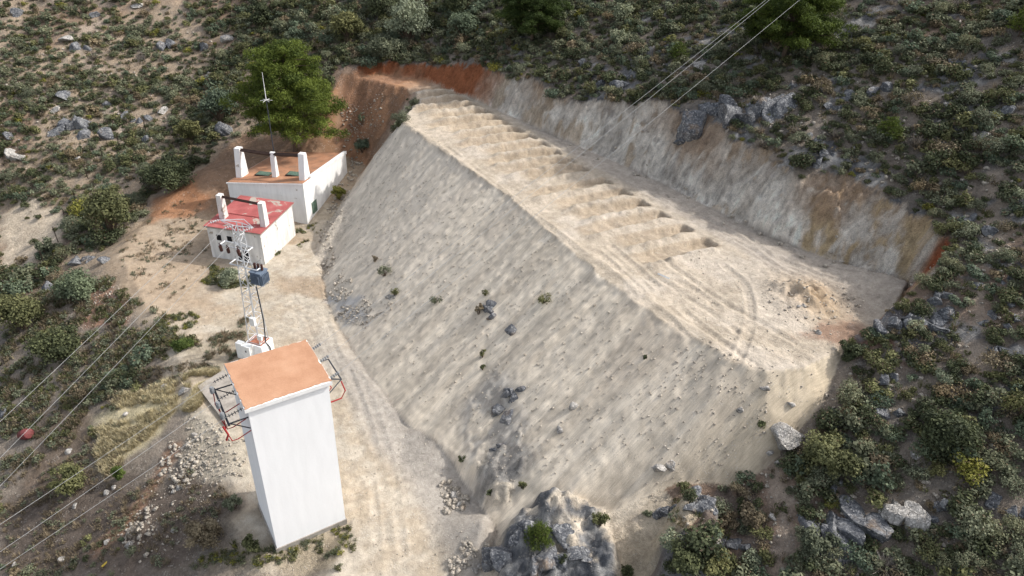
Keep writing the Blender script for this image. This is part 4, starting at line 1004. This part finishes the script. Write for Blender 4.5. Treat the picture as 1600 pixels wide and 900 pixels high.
def big_bush(name, label, cat, u, v, wp, hp, kind, seed, leaf=.11, short=None, n=None, kinds=2, group=None):
    """a named bush or small tree: foliage of many lobes over real branching stems; u, v is the foot in the photo"""
    P = hit(u, v); dist = np.dot(P-np.array([0, 0, CAMZ]), _f); W = wp*dist/FPX; H = hp*dist/FPX
    r = np.random.default_rng(seed); d, l = map(np.array, PAL[kind]); R = W/2
    t = thing(name, label, cat, tuple(P), 0, group)
    nl = int(12+R*9); ctr = []
    for k in range(nl):
        dd = r.normal(size=3); dd /= np.linalg.norm(dd); q = r.uniform(.35, .8)
        ctr.append([dd[0]*R*q, dd[1]*R*q*.9, H*.52+dd[2]*H*.40*q])
    ctr = np.array(ctr); rad = R*r.uniform(.20, .36, nl)
    n = n or int(min(9000, 900+2300*R*R*(.11/leaf)**2*.5)); who = r.choice(nl, n, p=rad**2/np.sum(rad**2))
    dr = r.normal(size=(n, 3)); dr[:, 2] += .3; dr /= np.linalg.norm(dr, axis=1)[:, None]
    Pp = ctr[who]+dr*(rad[who]*np.clip(r.normal(.85, .25, n), .1, 1.4))[:, None]*np.array([1, 1, .85]); Pp[:, 2] = np.maximum(Pp[:, 2], .03)
    Nn = dr*.7+r.normal(size=(n, 3))*.55+np.array([0, 0, .35]); Nn /= np.linalg.norm(Nn, axis=1)[:, None]
    V, Q = leaf_quads(Pp, Nn, leaf, r)
    tone = np.clip(.5+.25*r.normal(size=n)+.26*r.normal(size=nl)[who], 0, 1)[:, None]
    o = link('foliage', np_mesh('foliage', V, quads=Q, cols=np.repeat(d*(1-tone)+l*tone, 4, 0), mat=M['leaf'])); o.parent = t
    mb = MB()
    for k in range(0, nl, 2):
        c = ctr[k]; mb.tube([(c[0]*.05, c[1]*.05, -.2), (c[0]*.4, c[1]*.4, c[2]*.45), tuple(c)], [.05*max(.5, R), .035*max(.5, R), .012], 5)
    mb.build('stem', M['bark'], t)
    if short: LAND.append((u, v-hp*.4, short))
    return t
def pine(name, label, u, v, wp, hp, seed, kind='bright green', short=None, dark=.8, n=100000, trunk=True, tones=None):
    P = hit(u, v); dist = np.dot(P-np.array([0, 0, CAMZ]), _f); R = wp*dist/FPX/2; H = hp*dist/FPX/math.cos(PITCH*.55)
    r = np.random.default_rng(seed); d, l = tones or (np.array([.040, .062, .014]), np.array([.150, .195, .036]))
    t = thing(name, label, 'tree', tuple(P))
    clumps = []; limbs = MB()
    hT = H*.95
    limbs.tube([(0, 0, -.4), (.05*R, 0, H*.3), (-.03*R, .03*R, H*.65), (0, 0, hT)], [.055*R, .045*R, .025*R, .008*R], 8)
    for k in range(int(58)):
        z = H*(.16+.80*((k+.5)/58)**.9); f = (z/H); env = R*min(1, 1.35*(1-f)**.62)*(.72+.28*min(1, f/.28))
        a = k*2.399+r.uniform(-.3, .3); L = env*r.uniform(.88, 1.0); rise = L*r.uniform(.05, .35)
        tip = np.array([L*math.cos(a), L*math.sin(a), z+rise])
        limbs.tube([(0, 0, z-.1*H*.3), tuple(tip*[.5, .5, 1]-np.array([0, 0, rise*.3])), tuple(tip)], [.018*R*(1.2-f), .011*R, .004*R], 5)
        m = max(4, int(12*L/R))
        for j in range(m):
            q = .38+.66*(j+r.random())/m; c = tip*[q, q, 1]-np.array([0, 0, rise*(1-q)*.8])
            c = c+r.normal(size=3)*[.11*R, .11*R, .05*R]; clumps.append((*c, R*r.uniform(.085, .155)))
    limbs.build('trunk', M['bark'], t)
    cl = np.array(clumps); nl = len(cl); who = r.choice(nl, n, p=cl[:, 3]**2/np.sum(cl[:, 3]**2))
    dr = r.normal(size=(n, 3)); dr[:, 2] += .35; dr /= np.linalg.norm(dr, axis=1)[:, None]
    Pp = cl[who, :3]+dr*(cl[who, 3]*np.clip(r.normal(.8, .28, n), .05, 1.4))[:, None]*np.array([1.1, 1.1, .62])
    Nn = dr*.55+r.normal(size=(n, 3))*.6+np.array([0, 0, .3]); Nn /= np.linalg.norm(Nn, axis=1)[:, None]
    V, Q = leaf_quads(Pp, Nn, (.022*R**.6 if n > 20000 else .03*R**.6), r, 4.2)
    tone = np.clip(.5+.25*r.normal(size=n)+.24*r.normal(size=nl)[who], 0, 1)[:, None]
    o = link('crown', np_mesh('crown', V, quads=Q, cols=np.repeat(d*(1-tone)+l*tone, 4, 0), mat=M['leaf'])); o.parent = t
    if short: LAND.append((u, v-hp*.45, short))
    return t
pine('pine_tree', 'large rounded green pine standing behind the white house', 461, 237, 152, 160, 1, short='the large pine behind the house')
pine('pine_tree', 'broad dark green pine on the hillside crossed by the wires', 1222, 92, 150, 130, 2, short='the broad pine under the wires')
pine('pine_tree', 'dim dark pine at the top of the slope above the red cut', 830, 66, 96, 100, 3, short='the dim pine above the red cut', tones=(np.array([.025, .040, .012]), np.array([.075, .11, .026])))
pine('young_pine', 'small bright green pine growing on the crag at the toe of the spoil', 841, 852, 46, 44, 4, short='the small pine on the crag', n=5000)
pine('young_pine', 'bright yellowish green young pine in scrub above the cut rim', 1383, 222, 40, 38, 5, short='the young pine above the cut rim', n=5000)
pine('young_pine', 'small bright green young pine beneath the wires high on the slope', 1058, 98, 32, 30, 6, short='the young pine beneath the wires', n=4000)
pine('young_pine', 'bright green young pine at the very border of the high slope', 1590, 58, 44, 46, 8, short='the young pine at the border', n=5000)
B_ = big_bush
B_('round_bush', 'big round olive green bush beside the yard and the old fence', 'bush', 176, 368, 86, 84, 'olive green', 11, .12, 'the big round bush')
B_('dark_bush', 'very dark spreading bush at the red earth bank behind the shed', 'bush', 268, 296, 84, 56, 'dark green', 12, .12, 'the dark spreading bush')
B_('evergreen_bush', 'large silvery green rounded holm oak above the red cut', 'bush', 638, 66, 76, 66, 'silvery', 13, .12, 'the silvery holm oak')
B_('evergreen_bush', 'dark rounded green bush high on the slope above the pine', 'bush', 408, 42, 42, 44, 'dark green', 14, .12, 'the dark round bush above the pine')
B_('evergreen_bush', 'tall bluish green bush beside the large pine', 'bush', 345, 190, 60, 56, 'bluish green', 15, .12, 'the tall bluish bush by the pine')
B_('evergreen_bush', 'yellowish green upright bush near the dark boulder by the red bank', 'bush', 297, 224, 44, 44, 'olive green', 16, .11, 'the upright bush near the red bank')
B_('evergreen_bush', 'broad grey green bush below the silvery holm oak on the cut rim', 'bush', 600, 92, 60, 40, 'grey green', 17, .11, 'the broad bush on the rim')
B_('evergreen_bush', 'leafy olive green bush above the large pine near the dark thicket', 'bush', 545, 62, 60, 48, 'olive green', 18, .12, 'the leafy olive bush')
B_('evergreen_bush', 'dark rounded bush between the silvery holm oak and the dim pine', 'bush', 725, 60, 60, 44, 'bluish green', 19, .12, 'the dark bush by the holm oak')
B_('evergreen_bush', 'dark green bush at the top border behind the silvery holm oak', 'bush', 600, 22, 70, 36, 'dark green', 20, .12, None)
B_('evergreen_bush', 'dark green bush at the top border beside the dim pine', 'bush', 715, 22, 66, 34, 'dark green', 21, .12, None)
B_('evergreen_bush', 'pale silvery bush in scrub beside the dim pine', 'bush', 970, 34, 40, 30, 'silvery', 22, .10, 'the pale silvery bush')
B_('broom_bush', 'feathery olive green bush on the dark bank below the straw patch', 'bush', 112, 768, 64, 56, 'olive green', 23, .075, 'the feathery olive bush')
B_('broom_bush', 'dense olive green bush among the thicket under the pylon wires', 'bush', 40, 512, 90, 70, 'olive green', 24, .10, 'the dense bush under the pylon wires')
B_('broom_bush', 'big bluish green bush in the thicket at the foot of the white bank', 'bush', 115, 470, 80, 52, 'bluish green', 25, .10, 'the big bluish thicket bush')
B_('broom_bush', 'dark green bush in the thicket beside the pinkish rubble patch', 'bush', 95, 560, 80, 50, 'dark green', 26, .10, 'the dark thicket bush by the pink rubble')
B_('broom_bush', 'round grey bush on the white bank by the fence', 'bush', 74, 398, 34, 30, 'grey green', 27, .09, 'the round grey bush on the white bank')
B_('broom_bush', 'silvery round bush in front of the red roofed shed', 'bush', 359, 446, 42, 32, 'silvery', 28, .07, 'the silvery bush before the shed')
B_('broom_bush', 'yellowish bush against the rubble by the white house', 'bush', 531, 312, 22, 28, 'yellowish green', 29, .07, 'the yellowish bush by the house')
B_('broom_bush', 'small green bush on the spoil above the white house', 'bush', 567, 238, 28, 26, 'bluish green', 30, .07, 'the green bush on the spoil above the house')
B_('broom_bush', 'bright green bush at the white stones beside the dark bank', 'bush', 188, 750, 24, 32, 'bright green', 31, .06, None)
B_('broom_bush', 'low bright green bush on the track edge under the pylon wires', 'bush', 288, 545, 36, 20, 'bright green', 32, .06, 'the low bright bush by the yard')
B_('broom_bush', 'large leafy green bush beside the big tan faced boulder', 'bush', 1286, 742, 96, 78, 'olive green', 33, .085, 'the large leafy bush by the tan boulder')
B_('broom_bush', 'green bush at the edge of the sandy platform corner', 'bush', 1324, 558, 40, 32, 'dark green', 34, .075, 'the bush at the platform corner')
B_('broom_bush', 'dark spreading bush with pale twigs near the broad rounded boulder', 'bush', 1470, 700, 110, 70, 'dark green', 35, .085, 'the dark spreading bush near the boulder')
B_('broom_bush', 'grey green bush in front of the wide flat ledge', 'bush', 1272, 860, 60, 44, 'grey green', 36, .08, 'the bush before the wide ledge')
B_('broom_bush', 'brown and green dry bush below the steep bluish rock', 'bush', 1172, 820, 50, 40, 'dry brown', 37, .075, 'the dry brown bush')
B_('broom_bush', 'brown withered bush beside the steep bluish rock', 'bush', 1132, 824, 40, 34, 'dry brown', 38, .075, None)
B_('broom_bush', 'leafy green bush under the steep bluish rock', 'bush', 1112, 892, 60, 44, 'olive green', 39, .08, 'the leafy bush under the bluish rock')
B_('broom_bush', 'dark bush at the bottom border between crag and bluish rock', 'bush', 1070, 888, 64, 46, 'dark green', 40, .08, None)
B_('broom_bush', 'dark grey twiggy bush in the tower shadow', 'bush', 322, 850, 60, 50, 'dry brown', 41, .06, 'the twiggy bush in the tower shadow')
B_('broom_bush', 'green bush close beside the shaded tower foot', 'bush', 366, 796, 34, 32, 'grey green', 42, .06, 'the green bush beside the tower foot')
B_('broom_bush', 'leafy bush at the tower plinth in shade', 'bush', 396, 862, 34, 34, 'olive green', 43, .06, None)
for (u, v, w, h, k, lab) in ((600, 432, 26, 22, 'grey green', 'grey bush above the reddish clod in the upper spoil'), (618, 462, 20, 14, 'olive green', 'small bush beside the reddish clod in the upper spoil'), (586, 410, 12, 14, 'dry brown', 'tiny dry bush at the top of the spoil gully'),
                      (680, 473, 26, 12, 'grey green', 'low grey bush on the spoil between clod and dark rock'), (748, 492, 16, 26, 'dry brown', 'rusty bush leaning on the dark rock in mid spoil'), (758, 462, 14, 12, 'olive green', 'small bush on top of the dark rock in mid spoil'),
                      (850, 472, 34, 12, 'olive green', 'flattened uprooted green bush lying on the spoil'), (754, 560, 12, 22, 'olive green', 'thin bush on the lower spoil edge'), (754, 578, 12, 12, 'dark green', 'small dark bush on the lower spoil edge'),
                      (722, 722, 16, 14, 'dark green', 'small dark bush on the rounded rock of the lower spoil'), (766, 774, 14, 12, 'dark green', 'small dark bush at the foot of the rounded rock'), (816, 764, 18, 16, 'olive green', 'small green bush on the rim of the big dark crag'),
                      (936, 822, 32, 34, 'olive green', 'green bush clinging to the top of the steep grey crag'), (1190, 670, 20, 14, 'dark green', 'small dark bush beside the big tan faced boulder'), (1065, 766, 26, 18, 'olive green', 'small bush on top of the steep bluish rock'),
                      (1011, 808, 18, 14, 'grey green', 'small grey bush on the spoil beside the steep bluish rock'), (878, 880, 16, 22, 'dark green', 'thin dark bush low on the crags'), (975, 898, 34, 20, 'dark green', 'dark bush at the bottom border below the crags'),
                      (566, 196, 14, 24, 'bluish green', 'small upright bush on the red bank by the spoil top'), (1008, 560, 10, 6, 'dark green', 'tiny dark tuft alone on the middle spoil')):
    B_('spoil_bush', lab, 'bush', u, v, w, h, k, int(u), .055, None, max(160, int(w*h*.9)), group='bushes growing on the spoil')
LAND += [(440, 640, 'the white tower'), (470, 290, 'the white house'), (390, 345, 'the red roofed shed'), (405, 540, 'the pylon base'), (45, 680, 'the red barrel'), (207, 660, 'the straw patch'), (160, 480, 'the pinkish rubble patch'),
         (345, 620, 'the concrete slab'), (1340, 290, 'the ochre part of the cut rim'), (700, 95, 'the red part of the cut'), (880, 120, 'the middle of the cut rim'), (40, 360, 'the white bank'), (1545, 300, 'the footpath above the red end'), (1530, 520, 'the bare footpath'),
         (140, 100, 'the worn path on the open slope'), (200, 100, 'the path fork on the open slope'), (1260, 640, 'the sandy corner of the spoil'), (1110, 20, 'the upper wires'), (60, 120, 'the yellowish clearing of the open slope'), (300, 20, 'the thicket on the topmost slope'), (1400, 30, 'the bare patch near the upper border'), (1550, 50, 'the pale gully near the upper border'), (1230, 850, 'the low footpath')]

# scrub: sample the natural slopes, the 230 that show largest become single bushes, the rest one undergrowth
r = np.random.default_rng(21)
gx, gy = np.meshgrid(np.arange(-62, 44, .40), np.arange(10, 84, .40)); gx = (gx+r.uniform(-.19, .19, gx.shape)).ravel(); gy = (gy+r.uniform(-.19, .19, gy.shape)).ravel()
gz = hz(gx, gy); U, Vp, Dp = px(np.stack([gx, gy, gz], 1))
nat_ = gw('nat', gx, gy); inside = (U > -60) & (U < 1660) & (Vp > -60) & (Vp < 990)
dens = .5+.9*fbm(gx/2.4, gy/2.4, 91, 3); lf = sstep(-16, -24, gx)*sstep(40, 46, gy)
dens = dens*(1-.15*lf)+.30*(1-lf)*sstep(20, 28, NX*gx+NY*gy)+.05
low = sstep(40, 32, gy)*sstep(-10, -14, gx)
thick = np.zeros_like(gx)
for pts, a in (([(0, 430), (60, 420), (160, 420), (120, 480), (125, 520), (200, 520), (300, 520), (300, 560), (230, 600), (140, 640), (60, 720), (0, 740)], 1.0), ([(400, 0), (900, 0), (900, 60), (700, 88), (540, 105), (480, 90), (400, 60), (370, 180), (320, 230), (270, 200)], .6),
               ([(1090, 760), (1210, 700), (1330, 640), (1600, 560), (1600, 900), (1040, 900)], .38), ([(90, 340), (220, 300), (250, 260), (330, 240), (200, 380), (120, 400)], .6)):
    thick = np.maximum(thick, a*(sdist(hpoly(pts), gx, gy) < 0))
bare = np.zeros_like(gx)
for pts, a in (([(640, 640), (1030, 742), (1030, 840), (1000, 930), (640, 930)], 1), ([(1030, 735), (1130, 730), (1145, 790), (1090, 845), (1030, 845)], .85), ([(525, 110), (650, 100), (680, 130), (620, 190), (590, 260), (540, 265), (520, 225)], 1), ([(330, 245), (380, 205), (500, 225), (520, 236), (395, 275), (360, 330), (300, 330)], 1), ([(520, 122), (640, 108), (660, 122), (610, 148), (575, 225), (545, 240), (520, 230)], 1), ([(118, 480), (165, 445), (200, 505), (140, 515)], 1), ([(0, 345), (70, 315), (105, 345), (90, 385), (50, 395), (70, 420), (0, 430)], .85),
               ([(150, 650), (260, 595), (285, 625), (215, 700), (170, 745)], .9), ([(1190, 720), (1215, 720), (1245, 900), (1215, 900)], 1), ([(1510, 440), (1535, 440), (1540, 600), (1500, 600)], .9), ([(1540, 270), (1560, 270), (1570, 400), (1530, 420)], .9), ([(265, 690), (290, 690), (150, 870), (130, 860)], .8), ([(95, 60), (170, 20), (175, 35), (110, 75), (180, 130), (120, 110)], .5)):
    bare = np.maximum(bare, a*(sdist(hpoly(pts), gx, gy) < .15))
for (u, v, wp, hp, *_x) in ROCKS:
    if wp > 18:
        e = ((U-u)/(wp*.56))**2+((Vp-v-hp*.15)/(hp*.62))**2; bare = np.maximum(bare, .92*(e < 1))
pr = (dens*(1-.25*low)+.12*low+thick)*(1-bare)*sstep(.4, .8, nat_)*(~((gx > -15.6) & (NX*gx+NY*gy < 20.5) & (NY*gx-NX*gy < -15.5)))
ok = inside & (r.random(len(gx)) < pr*1.0) & (sdist(YARD, gx, gy) > .5)
gx, gy, gz, U, Vp, Dp = (q[ok] for q in (gx, gy, gz, U, Vp, Dp))
size = np.clip(r.lognormal(-.42, .40, len(gx)), .28, 1.55)*np.where(low[ok] > .5, .72, 1.0)*(1+.35*thick[ok])
kk = fbm(gx/4, gy/4, 95, 2)
w0 = np.array([w for _, w in KINDS]); kn = []
for i in range(len(gx)):
    w = w0.copy(); w[0] *= 1+1.2*kk[i]; w[1] *= 1-1.0*kk[i]+.6*(NX*gx[i]+NY*gy[i] > 25); w = np.maximum(w, .005); kn.append(r.choice(len(w), p=w/w.sum()))
kn = np.array(kn)
show = size/Dp*FPX*((U > 8) & (U < 1592) & (Vp > 8) & (Vp < 892))
order = np.argsort(-show); nS = 230
sel = []; 
for i in order:                                       # only bushes that are not hidden behind something already taken
    if len(sel) >= nS: break
    if all((U[i]-U[j])**2+(Vp[i]-Vp[j])**2 > (6+.28*(show[i]+show[j]))**2 for j in sel[-400:]): sel.append(i)
selset = set(sel)
LU = np.array([l[0] for l in LAND]); LV = np.array([l[1] for l in LAND])
used = set()
def where_words(u, v):
    d = np.hypot(LU-u, LV-v); od = np.argsort(d)
    for rank in od[:14]:
        a = math.degrees(math.atan2(LV[rank]-v, u-LU[rank])) % 360
        w = ['right of', 'up and right of', 'straight above', 'up and left of', 'left of', 'down and left of', 'straight below', 'down and right of'][int(((a+22.5) % 360)//45)]
        q = 'close ' if d[rank] < 32 else ('well ' if d[rank] > 75 else '')
        yield (q+w+' '+LAND[rank][2]).strip()
SZ = lambda px_: 'tiny' if px_ < 16 else 'small' if px_ < 24 else 'medium' if px_ < 36 else 'large'
for i in sel:
    k = KINDS[kn[i]][0]; n = int(r.integers(3)); me = LIBME[(k, n)]
    o = bpy.data.objects.new('scrub_bush', me); COL.objects.link(o)
    o.location = (gx[i], gy[i], gz[i]-.03); sz = size[i]; o.scale = (sz*r.uniform(.9, 1.2), sz*r.uniform(.9, 1.2), sz*r.uniform(.75, 1.1)); o.rotation_euler = (r.uniform(-.12, .12), r.uniform(-.12, .12), r.uniform(0, 6.28))
    for ww in where_words(U[i], Vp[i]):
        lab = f'{SZ(show[i])} {k} scrub bush {ww}'
        if lab not in used and len(lab.split()) <= 16: break
    used.add(lab); tag(o, lab, 'bush', 'scrub bushes on the slopes')
VV = []; QQ = []; KC = []; off = 0
def put(V, Q, Cc, x, y, z, s, szs=1.0):
    global off
    a = r.uniform(0, 6.28); c, sn_ = math.cos(a), math.sin(a); W = V*[s, s, s*szs]
    VV.append(np.stack([W[:, 0]*c-W[:, 1]*sn_+x, W[:, 0]*sn_+W[:, 1]*c+y, W[:, 2]+z], 1)); QQ.append(Q+off); KC.append(Cc*np.clip(r.normal(1, .14), .7, 1.35)); off += len(V)
for i in range(len(gx)):
    if i in selset: continue
    L = LOW[KINDS[kn[i]][0]]; put(*L[int(r.integers(3))], gx[i], gy[i], gz[i]-.03, size[i]*1.05, r.uniform(.7, 1.05))
o = link('undergrowth', np_mesh('undergrowth', np.concatenate(VV), quads=np.concatenate(QQ), cols=np.concatenate(KC), mat=M['leaf'])); o['kind'] = 'stuff'

# ------------------------------------------------------------------ grass and low weeds
def tuft(kind, seed, n=26, h=.22):
    q = np.random.default_rng(seed); d, l = map(np.array, kind); a = q.uniform(0, 6.28, n); R_ = q.uniform(0, .16, n); lean = q.uniform(.1, .7, n)
    b = np.stack([R_*np.cos(a), R_*np.sin(a), 0*a], 1); tip = b+np.stack([np.cos(a)*lean*h, np.sin(a)*lean*h, h*q.uniform(.5, 1.1, n)], 1)
    s_ = np.stack([-np.sin(a), np.cos(a), 0*a], 1)*.012
    V = np.stack([b-s_, b+s_, tip+s_*.3, tip-s_*.3], 1).reshape(-1, 3); t = q.random(n)[:, None]
    return V, np.arange(4*n).reshape(-1, 4), np.repeat(d*(1-t)+l*t, 4, 0)
STRAW = ((.46, .38, .22), (.74, .65, .44)); GRASS = ((.07, .085, .03), (.16, .17, .06)); DRY = ((.17, .13, .085), (.30, .24, .16))
def scatter(name, polys, count, lib, smin, smax, amount=1.0, seed=1, noise_k=.0, cond=None):
    global VV, QQ, KC, off, r
    r = np.random.default_rng(seed); VV, QQ, KC, off = [], [], [], 0
    for pts in polys:
        hp_ = np.array(hpoly(pts)); lo, hi = hp_.min(0), hp_.max(0)
        x = r.uniform(lo[0], hi[0], count); y = r.uniform(lo[1], hi[1], count); k = (sdist(hp_, x, y)+.5*fbm(x, y, 5, 2) < 0) & (fbm(x/.8, y/.8, 97, 2) > noise_k)
        x, y = x[k], y[k]; z = hz(x, y)
        for i in range(len(x)): put(*lib[int(r.integers(len(lib)))], x[i], y[i], z[i]-.01, r.uniform(smin, smax))
    o = link(name, np_mesh(name, np.concatenate(VV), quads=np.concatenate(QQ), cols=np.concatenate(KC), mat=M['leaf'])); o['kind'] = 'stuff'; return o
scatter('straw_grass', [[(150, 650), (200, 612), (260, 595), (285, 625), (260, 670), (215, 700), (170, 745), (150, 700)], [(290, 590), (340, 580), (310, 640), (280, 650)]], 2600, [tuft(STRAW, 60+i) for i in range(4)], .6, 1.2, seed=3, noise_k=-.1)
scatter('dry_grass', [[(60, 620), (290, 540), (390, 500), (390, 550), (300, 600), (150, 770), (300, 740), (390, 800), (250, 900), (0, 900), (0, 740)]], 5200, [tuft(DRY, 70+i, 22, .2) for i in range(3)]+[shrub('grey green', 900, 46, .22, .5, .05), shrub('dry brown', 901, 46, .25, .4, .05)], .5, 1.1, seed=4, noise_k=-.05)
scatter('sparse_weeds', [[(185, 395), (230, 345), (300, 310), (335, 330), (320, 420), (260, 470), (215, 450)], [(300, 520), (390, 495), (390, 545), (310, 590), (265, 560)]], 1500, [tuft(DRY, 93, 18, .16), tuft(DRY, 94, 18, .2), shrub('grey green', 930, 40, .16, .4, .04)], .5, 1.1, seed=12, noise_k=.16)
scatter('low_scrub', [[(1040, 900), (1050, 780), (1240, 710), (1340, 570), (1500, 400), (1500, 330), (1300, 240), (1000, 145), (860, 110), (900, 5), (1595, 5), (1595, 895)], [(5, 5), (700, 5), (560, 90), (370, 190), (200, 330), (100, 330), (5, 300)], [(5, 440), (160, 430), (300, 530), (130, 700), (5, 740)]], 7000,
        [shrub('grey green', 920, 60, .22, .5, .055), shrub('dry brown', 921, 50, .22, .5, .05), shrub('olive green', 922, 60, .22, .5, .055), tuft(DRY, 90, 24, .26), tuft(GRASS, 91, 24, .22)], .5, 1.5, seed=8, noise_k=-.15)
scatter('green_weeds', [[(395, 868), (520, 822), (560, 838), (530, 900), (270, 900), (320, 862)], [(420, 405), (465, 355), (500, 345), (505, 360), (470, 385), (425, 425)], [(330, 415), (400, 440), (385, 455), (320, 440)], [(230, 500), (300, 490), (310, 540), (230, 545)]], 700,
        [shrub('olive green', 910, 80, .25, .6, .05), shrub('grey green', 911, 80, .25, .5, .05), shrub('yellowish green', 912, 70, .22, .5, .045), tuft(GRASS, 80, 30), tuft(GRASS, 81, 30)], .4, .95, seed=5, noise_k=.02)

# ------------------------------------------------------------------ loose stones
def stones(name, groups, seed, mat):
    r = np.random.default_rng(seed); base, F = IC1; lib = []
    for k in range(10):
        V, _ = rock_shape(3000+k, 8, .7, 0, IC1); lib.append(V)
    VV = []; FF = []; off = 0
    for pts, count, smin, smax, sunk in groups:
        hp_ = np.array(hpoly(pts)) if pts is not None else None
        lo, hi = hp_.min(0), hp_.max(0); x = r.uniform(lo[0], hi[0], count*4); y = r.uniform(lo[1], hi[1], count*4)
        k = sdist(hp_, x, y)+.7*fbm(x/.8, y/.8, 6, 2)+.9*np.maximum(0, .1-fbm(x/1.6, y/1.6, 7, 3))*(count > 4000)*3 < 0; x, y = x[k][:count], y[k][:count]; z = hz(x, y)
        s = smin*(smax/smin)**(r.random(len(x))**1.9)
        for i in range(len(x)):
            a = r.uniform(0, 6.28); c, sn_ = math.cos(a), math.sin(a); V = lib[r.integers(10)]*(s[i]*r.uniform(.7, 1.3, 3))
            VV.append(np.stack([V[:, 0]*c-V[:, 1]*sn_+x[i], V[:, 0]*sn_+V[:, 1]*c+y[i], V[:, 2]+z[i]+s[i]*sunk], 1)); FF.append(F+off); off += len(V)
    o = link(name, np_mesh(name, np.concatenate(VV), tris=np.concatenate(FF), mat=mat)); o['kind'] = 'stuff'; return o
stones('loose_stones', [
    ([(590, 180), (800, 320), (1050, 520), (1210, 620), (1240, 690), (950, 800), (780, 800), (640, 640), (560, 520), (520, 400)], 7000, .012, .085, .15),
    ([(1050, 520), (1210, 615), (1300, 560), (1300, 640), (1230, 690), (1130, 740), (1000, 640)], 260, .02, .09, .2),
    ([(505, 420), (500, 350), (530, 290), (560, 240), (556, 258), (535, 320), (520, 380), (525, 430), (560, 480), (545, 495), (515, 460)], 620, .04, .24, .3),
    ([(520, 465), (560, 470), (610, 490), (575, 512), (530, 500)], 500, .03, .12, .3),
    ([(300, 640), (350, 670), (385, 700), (392, 752), (330, 752), (265, 770), (280, 700)], 800, .02, .13, .3),
    ([(265, 690), (310, 690), (320, 750), (270, 770), (250, 740)], 140, .07, .20, .3),
    ([(195, 800), (245, 800), (260, 840), (210, 870), (185, 840)], 90, .06, .20, .3),
    ([(230, 740), (330, 740), (340, 860), (220, 880)], 260, .02, .10, .3),
    ([(700, 750), (735, 770), (730, 800), (700, 800), (685, 770)], 130, .04, .22, .3),
    ([(720, 870), (765, 850), (765, 899), (700, 899)], 120, .04, .2, .3),
    ([(640, 640), (740, 740), (760, 899), (560, 899), (540, 640), (440, 560), (300, 500), (420, 440), (520, 420)], 2200, .012, .055, .2),
    ([(0, 60), (400, 0), (330, 200), (200, 260), (0, 300)], 900, .03, .20, .2),
    ([(900, 130), (1300, 60), (1600, 0), (1600, 560), (1420, 480), (1500, 330), (1300, 250), (1000, 155)], 1500, .03, .2, .2),
    ([(1340, 560), (1600, 480), (1600, 900), (1040, 900), (1050, 780), (1240, 720)], 1100, .02, .16, .2),
    ([(1200, 440), (1300, 440), (1360, 490), (1280, 520), (1200, 490)], 260, .02, .12, .3),
    ([(980, 420), (1115, 385), (1440, 440), (1300, 560), (1210, 600)], 900, .012, .06, .2),
    ([(870, 210), (1000, 260), (1200, 360), (1380, 412), (1380, 432), (1190, 380), (995, 284), (865, 227)], 420, .03, .22, .2),
    ([(540, 150), (600, 150), (600, 190), (575, 225), (560, 260), (530, 235)], 420, .03, .16, .2),
    ([(118, 480), (165, 445), (195, 470), (200, 505), (140, 515)], 360, .03, .10, .3),
], 9, M['spoilstone'])
